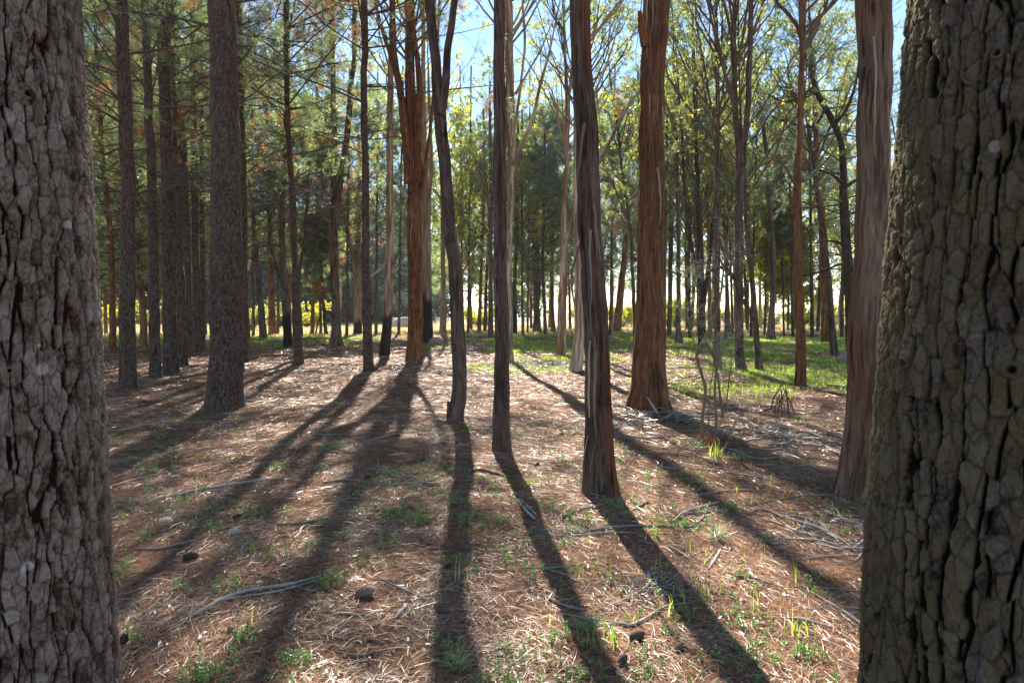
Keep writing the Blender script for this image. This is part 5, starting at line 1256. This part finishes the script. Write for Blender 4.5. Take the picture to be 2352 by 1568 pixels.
# ------------------------------------------------------------------ bare shrub, dead fern bush
def px_stem(b, pl, D, dy=0., S=7, tint=.5):
    W = []
    for i, (x, y, w) in enumerate(pl):
        p, t = at(x, y, D); W.append([p[0], p[1] + dy * i, p[2], .72 * w / 2 / FPX * t])
    C = catmull(np.array(W), max(8, len(W) * 5)); V, Q = tubes(C[None, :, :3], C[None, :, 3], S); b.add(V, Q, tint); return C
Ds = CAM_H * FPX / (1035 - HOR)
q0 = gp(1632, 1035)
sh = thing("shrub", q0, "bare leaning shrub of thin bent stems with wispy twigs, right of the massive gum", "shrub")
stems = [[(1612, 1030, 13), (1614, 960, 10), (1622, 895, 10), (1614, 862, 10), (1603, 815, 11), (1614, 792, 9), (1626, 772, 8), (1642, 737, 7), (1655, 700, 7), (1663, 670, 7), (1668, 630, 6), (1676, 580, 5), (1684, 520, 4), (1680, 470, 3)],
         [(1646, 1042, 9), (1644, 960, 8), (1641, 900, 8), (1643, 850, 8), (1652, 815, 6), (1668, 790, 4), (1690, 770, 3)],
         [(1661, 960, 9), (1655, 910, 8), (1649, 861, 7), (1640, 820, 6), (1626, 790, 6)],
         [(1667, 945, 5), (1673, 880, 4), (1678, 834, 3), (1676, 800, 2)],
         [(1636, 1035, 5), (1628, 960, 4), (1632, 900, 3), (1640, 850, 3), (1642, 800, 2)],
         [(1603, 815, 5), (1592, 780, 4), (1580, 740, 3), (1570, 700, 2)],
         [(1665, 660, 5), (1650, 640, 4), (1632, 620, 3), (1610, 600, 2)], [(1666, 640, 5), (1676, 610, 4), (1672, 580, 3)], [(1626, 772, 4), (1645, 800, 4), (1652, 830, 3), (1660, 850, 3)]]
allC = []
for i, s_ in enumerate(stems):
    b = Buf(); allC.append(px_stem(b, s_, Ds, .012 * (-1) ** i, 8, .55)); b.build("stem", M['shoot'], sh, True, loc=q0)
P_ = np.stack([catmull(c, 24)[:, :3] for c in allC]); R_ = np.full(P_.shape[:2], .008)
rg = np.random.default_rng(4)
T1, TR1 = sprout(rg, P_[:, 8:], R_[:, 8:], 14, .1, 1., .38, 55, K=5, up=.1, rr=.35, wig=.12)
T2, TR2 = sprout(rg, T1, TR1, 4, .3, 1., .16, 50, K=4, up=0, rr=.6, wig=.12)
b = Buf(); V, Q = tubes(T1, np.maximum(TR1, .0016), 4); b.add(V, Q, .8); V, Q = tubes(T2, np.maximum(TR2, .001), 3); b.add(V, Q, .9)
b.build("twigs", M['twig_pale'], sh, loc=q0)
tp = T2[:, -1]; k = (tp[:, 2] < 2.1) & (tp[:, 2] > 1.2) & (rg.uniform(0, 1, len(tp)) < .7); 
V, Q, t = needle_tufts(rg, tp[k], nrm(T2[k, -1] - T2[k, 0]), 8, .06, .004); b = Buf(); b.add(V, Q, t); b.build("foliage", M['needle'], sh, loc=q0)
# dead bracken at its foot
b = Buf(); n = 260; c = gp(1646, 1030)
a = rg.uniform(0, 6.28, n); d = nrm(np.stack([np.cos(a), np.sin(a), rg.uniform(.3, 2.4, n)], -1)); L_ = rg.uniform(.12, .55, n)
s = np.linspace(0, 1, 5); P = c + d[:, None] * (L_[:, None] * s)[..., None]; P[..., 2] -= L_[:, None] * .5 * s ** 2
P += rg.normal(0, .05, (n, 1, 3)) * np.array([1, 1, .2]); V, Q = tubes(P, np.full((n, 5), .004) * np.linspace(1, .4, 5), 3); b.add(V, Q, np.repeat(rg.uniform(.3, 1, n), 15))
tag(b.build("dead_fern", M['needle_dead'], None, loc=c), "rust-coloured dead fern fronds at the foot of the bare shrub", "dead fern")
# dead stick bush
Db = CAM_H * FPX / (955 - HOR); c = gp(1798, 955)
bu = thing("dead_bush", c, "low dead bush of arched brown sticks, left of the thick right gum", "dead bush")
for i, s_ in enumerate([[(1770, 940, 5), (1780, 915, 5), (1796, 895, 4), (1806, 885, 2)], [(1812, 958, 6), (1806, 925, 5), (1800, 897, 4), (1794, 886, 2)], [(1825, 952, 4), (1816, 920, 4), (1804, 892, 3)],
                        [(1786, 952, 5), (1788, 925, 4), (1798, 896, 3)], [(1796, 956, 4), (1798, 925, 4), (1801, 896, 3)], [(1742, 948, 5), (1768, 936, 4), (1790, 915, 3), (1800, 900, 2)], [(1778, 950, 4), (1786, 930, 3), (1796, 905, 2)]]):
    b = Buf(); px_stem(b, s_, Db, .05 * (-1) ** i, 6, .3); b.build("stem", M['twig'], bu, True, loc=c)
n = 60; a = rg.uniform(0, 6.28, n); o = c + np.stack([rg.normal(0, .12, n), rg.normal(0, .12, n), rg.uniform(.05, .3, n)], -1)
P = o[:, None] + np.stack([rg.normal(0, .03, n), rg.normal(0, .03, n), rg.uniform(.05, .14, n)], -1)[:, None] * np.linspace(-1, 1, 4)[None, :, None]
b = Buf(); V, Q = tubes(P, np.full((n, 4), .003), 3); b.add(V, Q, .5); b.build("twigs", M['peel'], bu, loc=c)
# small shrub in the sunny grass + low bushes by the fence
def bush(x, y, h, rad, label, mat, seed, n=26, D=None):
    rg = np.random.default_rng(seed); c = gp(x, y) if D is None else np.array([at(x, y, D)[0][0], D, float(gh(at(x, y, D)[0][0], D))])
    t = thing("bush", c, label, "bush")
    a = rg.uniform(0, 6.28, n); d = np.stack([np.cos(a) * rad, np.sin(a) * rad, h * rg.uniform(.5, 1.1, n)], -1) * rg.uniform(.5, 1, (n, 1))
    s = np.linspace(0, 1, 5); P = c + d[:, None] * s[None, :, None] + rg.normal(size=(n, 5, 3)) * .04 * h; P[:, 0] = c
    R = np.full((n, 5), .012 * h) * np.linspace(1, .3, 5)
    b = Buf(); V, Q = tubes(P, R, 4); b.add(V, Q, .4)
    C1, R1 = sprout(rg, P, R, 8, .3, 1, h * .3, 45, K=4, up=.2); V, Q = tubes(C1, R1, 3); b.add(V, Q, .4); b.build("branches", M['twig'], t, loc=c)
    tt = rg.uniform(.2, 1, (len(C1), 12)); o, T = lerp_path(C1, tt); o = o.reshape(-1, 3); dd = nrm(T.reshape(-1, 3) * .4 + rg.normal(size=(len(o), 3)))
    kk = max(1, c[1] / 25); V, Q = quads_at(rg, o, dd, .10 * kk * rg.uniform(.6, 1.2, len(o)), .035 * kk)
    b = Buf(); b.add(V, Q, np.repeat(rg.uniform(0, 1, len(o)), 4)); b.build("foliage", M[mat], t, loc=c)
bush(1765, 754, 1.6, 1.3, "low green bush against the fence beside the flared-foot trunk", 'gum', 1)
bush(1520, 757, 2.2, 1.4, "yellow wattle bush behind the massive gum", 'wattle', 2)
bush(1548, 752, 3.2, 1.6, "bright yellow-green bush by the fence right of the massive gum", 'wattle', 3, 40)
bush(575, 757, 2.6, 2.0, "pale green bush at the pasture edge left of the left-leaning slim pine", 'gum', 4, 30)
bush(640, 752, 3.0, 2.4, "sunny yellowish bush behind the black-footed pine", 'gum', 5, 30)
bush(705, 751, 2.6, 2.4, "loose light green bush at the pasture edge behind the little dark pine", 'gum_yellow', 6, 40)
for k_, (bx, bh, mt, lb_) in enumerate([(1100, 2.4, 'gum_yellow', 'green bush past the fence behind the thin reddish trunk'), (1345, 2.6, 'gum', 'dark bush past the fence behind the cream gum'), (1430, 2.8, 'gum_yellow', 'leafy bush past the fence in the gap between the two big gums'), (1600, 3., 'gum', 'green undergrowth bush behind the black forked wattle'), (1675, 2.6, 'gum_yellow', 'bush past the fence beside the two-stemmed gum'), (1725, 3., 'gum', 'bush past the fence left of the flared-foot trunk'), (1915, 3.2, 'gum_yellow', 'yellow-green bush past the fence, left of the dark crooked tree'), (270, 3.4, 'gum_yellow', 'sunny bush far behind the first dark pines'), (345, 3., 'gum', 'bush at the edge of the paddock behind the left stand')]):
    bush(bx, 750, bh, bh * .8, lb_, mt, 60 + k_, 34)
bush(925, 744, 5., 3.4, "rounded silvery tree-like bush far across the paddock", 'far', 7, 50)
bush(1838, 757, 2.2, 1.6, "wattle bush with yellow leaves at the foot of the slender red-streaked gum, by the fence", 'wattle', 8, 34)

# ------------------------------------------------------------------ fences
def fence(label, x0, x1, D0, D1, h, npost, nrail, wires, mat='rail'):
    a, _ = at(x0, 740, D0); b_, _ = at(x1, 740, D1); g0 = float(gh(a[0], a[1]))
    A = np.array([a[0], a[1], 0.]); B = np.array([b_[0], b_[1], 0.])
    root = thing("fence", (A[0], A[1], g0), label, "fence"); loc = root.location
    for i in range(npost):
        p = A + (B - A) * i / (npost - 1); z = float(gh(p[0], p[1])); r = .07 if i % 3 == 0 else .04
        P = np.array([[p[0], p[1], z - .2], [p[0] + .01, p[1], z + h * .5], [p[0], p[1], z + h + .06]])
        b = Buf(); V, Q = tubes(P[None], np.array([[r, r * .95, r * .9]]), 8); b.add(V, Q, .4)
        V, Q = tubes(np.array([[P[-1], P[-1] + [0, 0, .01], P[-1] + [0, 0, .02]]]), np.array([[r * .9, r * .5, .001]]), 8); b.add(V, Q, .5)
        b.build("post", M[mat] if i % 3 == 0 else M['wire'], root, loc=loc)
    s = np.linspace(0, 1, npost * 3)
    for k in range(nrail):
        zz = h - .03 - k * .22; P = A + (B - A) * s[:, None]; P[:, 2] = gh(P[:, 0], P[:, 1]) + zz + .02 * np.sin(s * 40 + k); P[:, 1] -= .06
        b = Buf(); V, Q = tubes(P[None], np.full((1, len(s)), .045), 6); b.add(V, Q, .7); b.build("rail", M[mat], root, loc=loc)
    for k in range(wires):
        zz = (h - .35) * (k + 1) / (wires + .5); P = A + (B - A) * s[:, None]; P[:, 2] = gh(P[:, 0], P[:, 1]) + zz; P[:, 1] -= .05
        b = Buf(); V, Q = tubes(P[None], np.full((1, len(s)), .018), 4); b.add(V, Q, .7); b.build("wire", M['wire'], root, loc=loc)
fence("wood and wire fence with pale top rail along the right back of the trees", 1470, 2060, 68, 62, 1.35, 16, 1, 5)
fence("pale multi-rail fence across the paddock behind the centre trees", 1000, 1480, 84, 72, 1.3, 16, 0, 6, 'rail')

# ------------------------------------------------------------------ far wood across the paddock
rg = np.random.default_rng(99); b = Buf(); tr_ = Buf()
hx = [-400, 300, 560, 600, 760, 860, 1000, 1060, 1330, 1480, 1700, 1950, 2800]; hy = [430, 480, 560, 645, 640, 672, 660, 600, 610, 560, 590, 520, 430]
for i in range(340):
    D = rg.uniform(100, 165); x = rg.uniform(-400, 2760)
    if 560 < x < 1010: D += 30; p, _ = at(x, 740, D)
    ty = np.interp(x, hx, hy) + rg.uniform(-14, 40); H = max(5, at(x, ty, D)[0][2]); rad = H * rg.uniform(.28, .5); m = 760
    u = nrm(rg.normal(size=(m, 3))) * (rg.uniform(0, 1, (m, 1)) ** .35)
    lump = .7 + .6 * vn(u[:, 0] * 2.5 + i * 7, u[:, 2] * 2.5 + u[:, 1] * 2, i)
    c = np.array([p[0], D, H * (.55 if i % 2 else .34)]) + u * lump[:, None] * np.array([rad, rad, H * .46])
    c[:, 2] = np.maximum(c[:, 2], .4)
    d = nrm(rg.normal(size=(m, 3))); V, Q = quads_at(rg, c, d, rg.uniform(.5, 1.1, m), .55)
    b.add(V, Q, np.repeat(np.clip(rg.uniform(0, .5) + rg.uniform(0, .5, m), 0, 1), 4))
    V, Q = tubes(np.array([[[p[0], D, -.3], [p[0], D, H * .4], [p[0], D, H * .8]]]), np.array([[.22, .16, .05]]), 6); tr_.add(V, Q, .4)
wood = b.build("distant_wood", M['far']); tag(wood, "far-off bluish wood closing the view across the paddock", "wood", None, "stuff")
t2 = tr_.build("distant_trunks", M['dark']); tag(t2, "far-off mass of trunks standing in the distant wood", "wood", None, "stuff")

# ------------------------------------------------------------------ the air between the trees
m = bpy.data.materials.new("haze"); m.use_nodes = True; nt = m.node_tree; nt.nodes.clear()
o_ = nt.nodes.new("ShaderNodeOutputMaterial"); pv = nt.nodes.new("ShaderNodeVolumePrincipled")
pv.inputs["Color"].default_value = (.86, .92, 1., 1); pv.inputs["Density"].default_value = .0003; pv.inputs["Anisotropy"].default_value = .25
nt.links.new(pv.outputs[0], o_.inputs["Volume"])
hv = np.array([[x, y, z] for z in (-3., 26.) for x, y in ((-260., -20.), (260., -20.), (260., 240.), (-260., 240.))])
hq = [[3, 2, 1, 0], [4, 5, 6, 7], [0, 1, 5, 4], [1, 2, 6, 5], [2, 3, 7, 6], [3, 0, 4, 7]]
hz = mk("haze", hv, hq, m); tag(hz, kind="stuff"); hz["label"] = "thin bright haze hanging in the air between the trees"
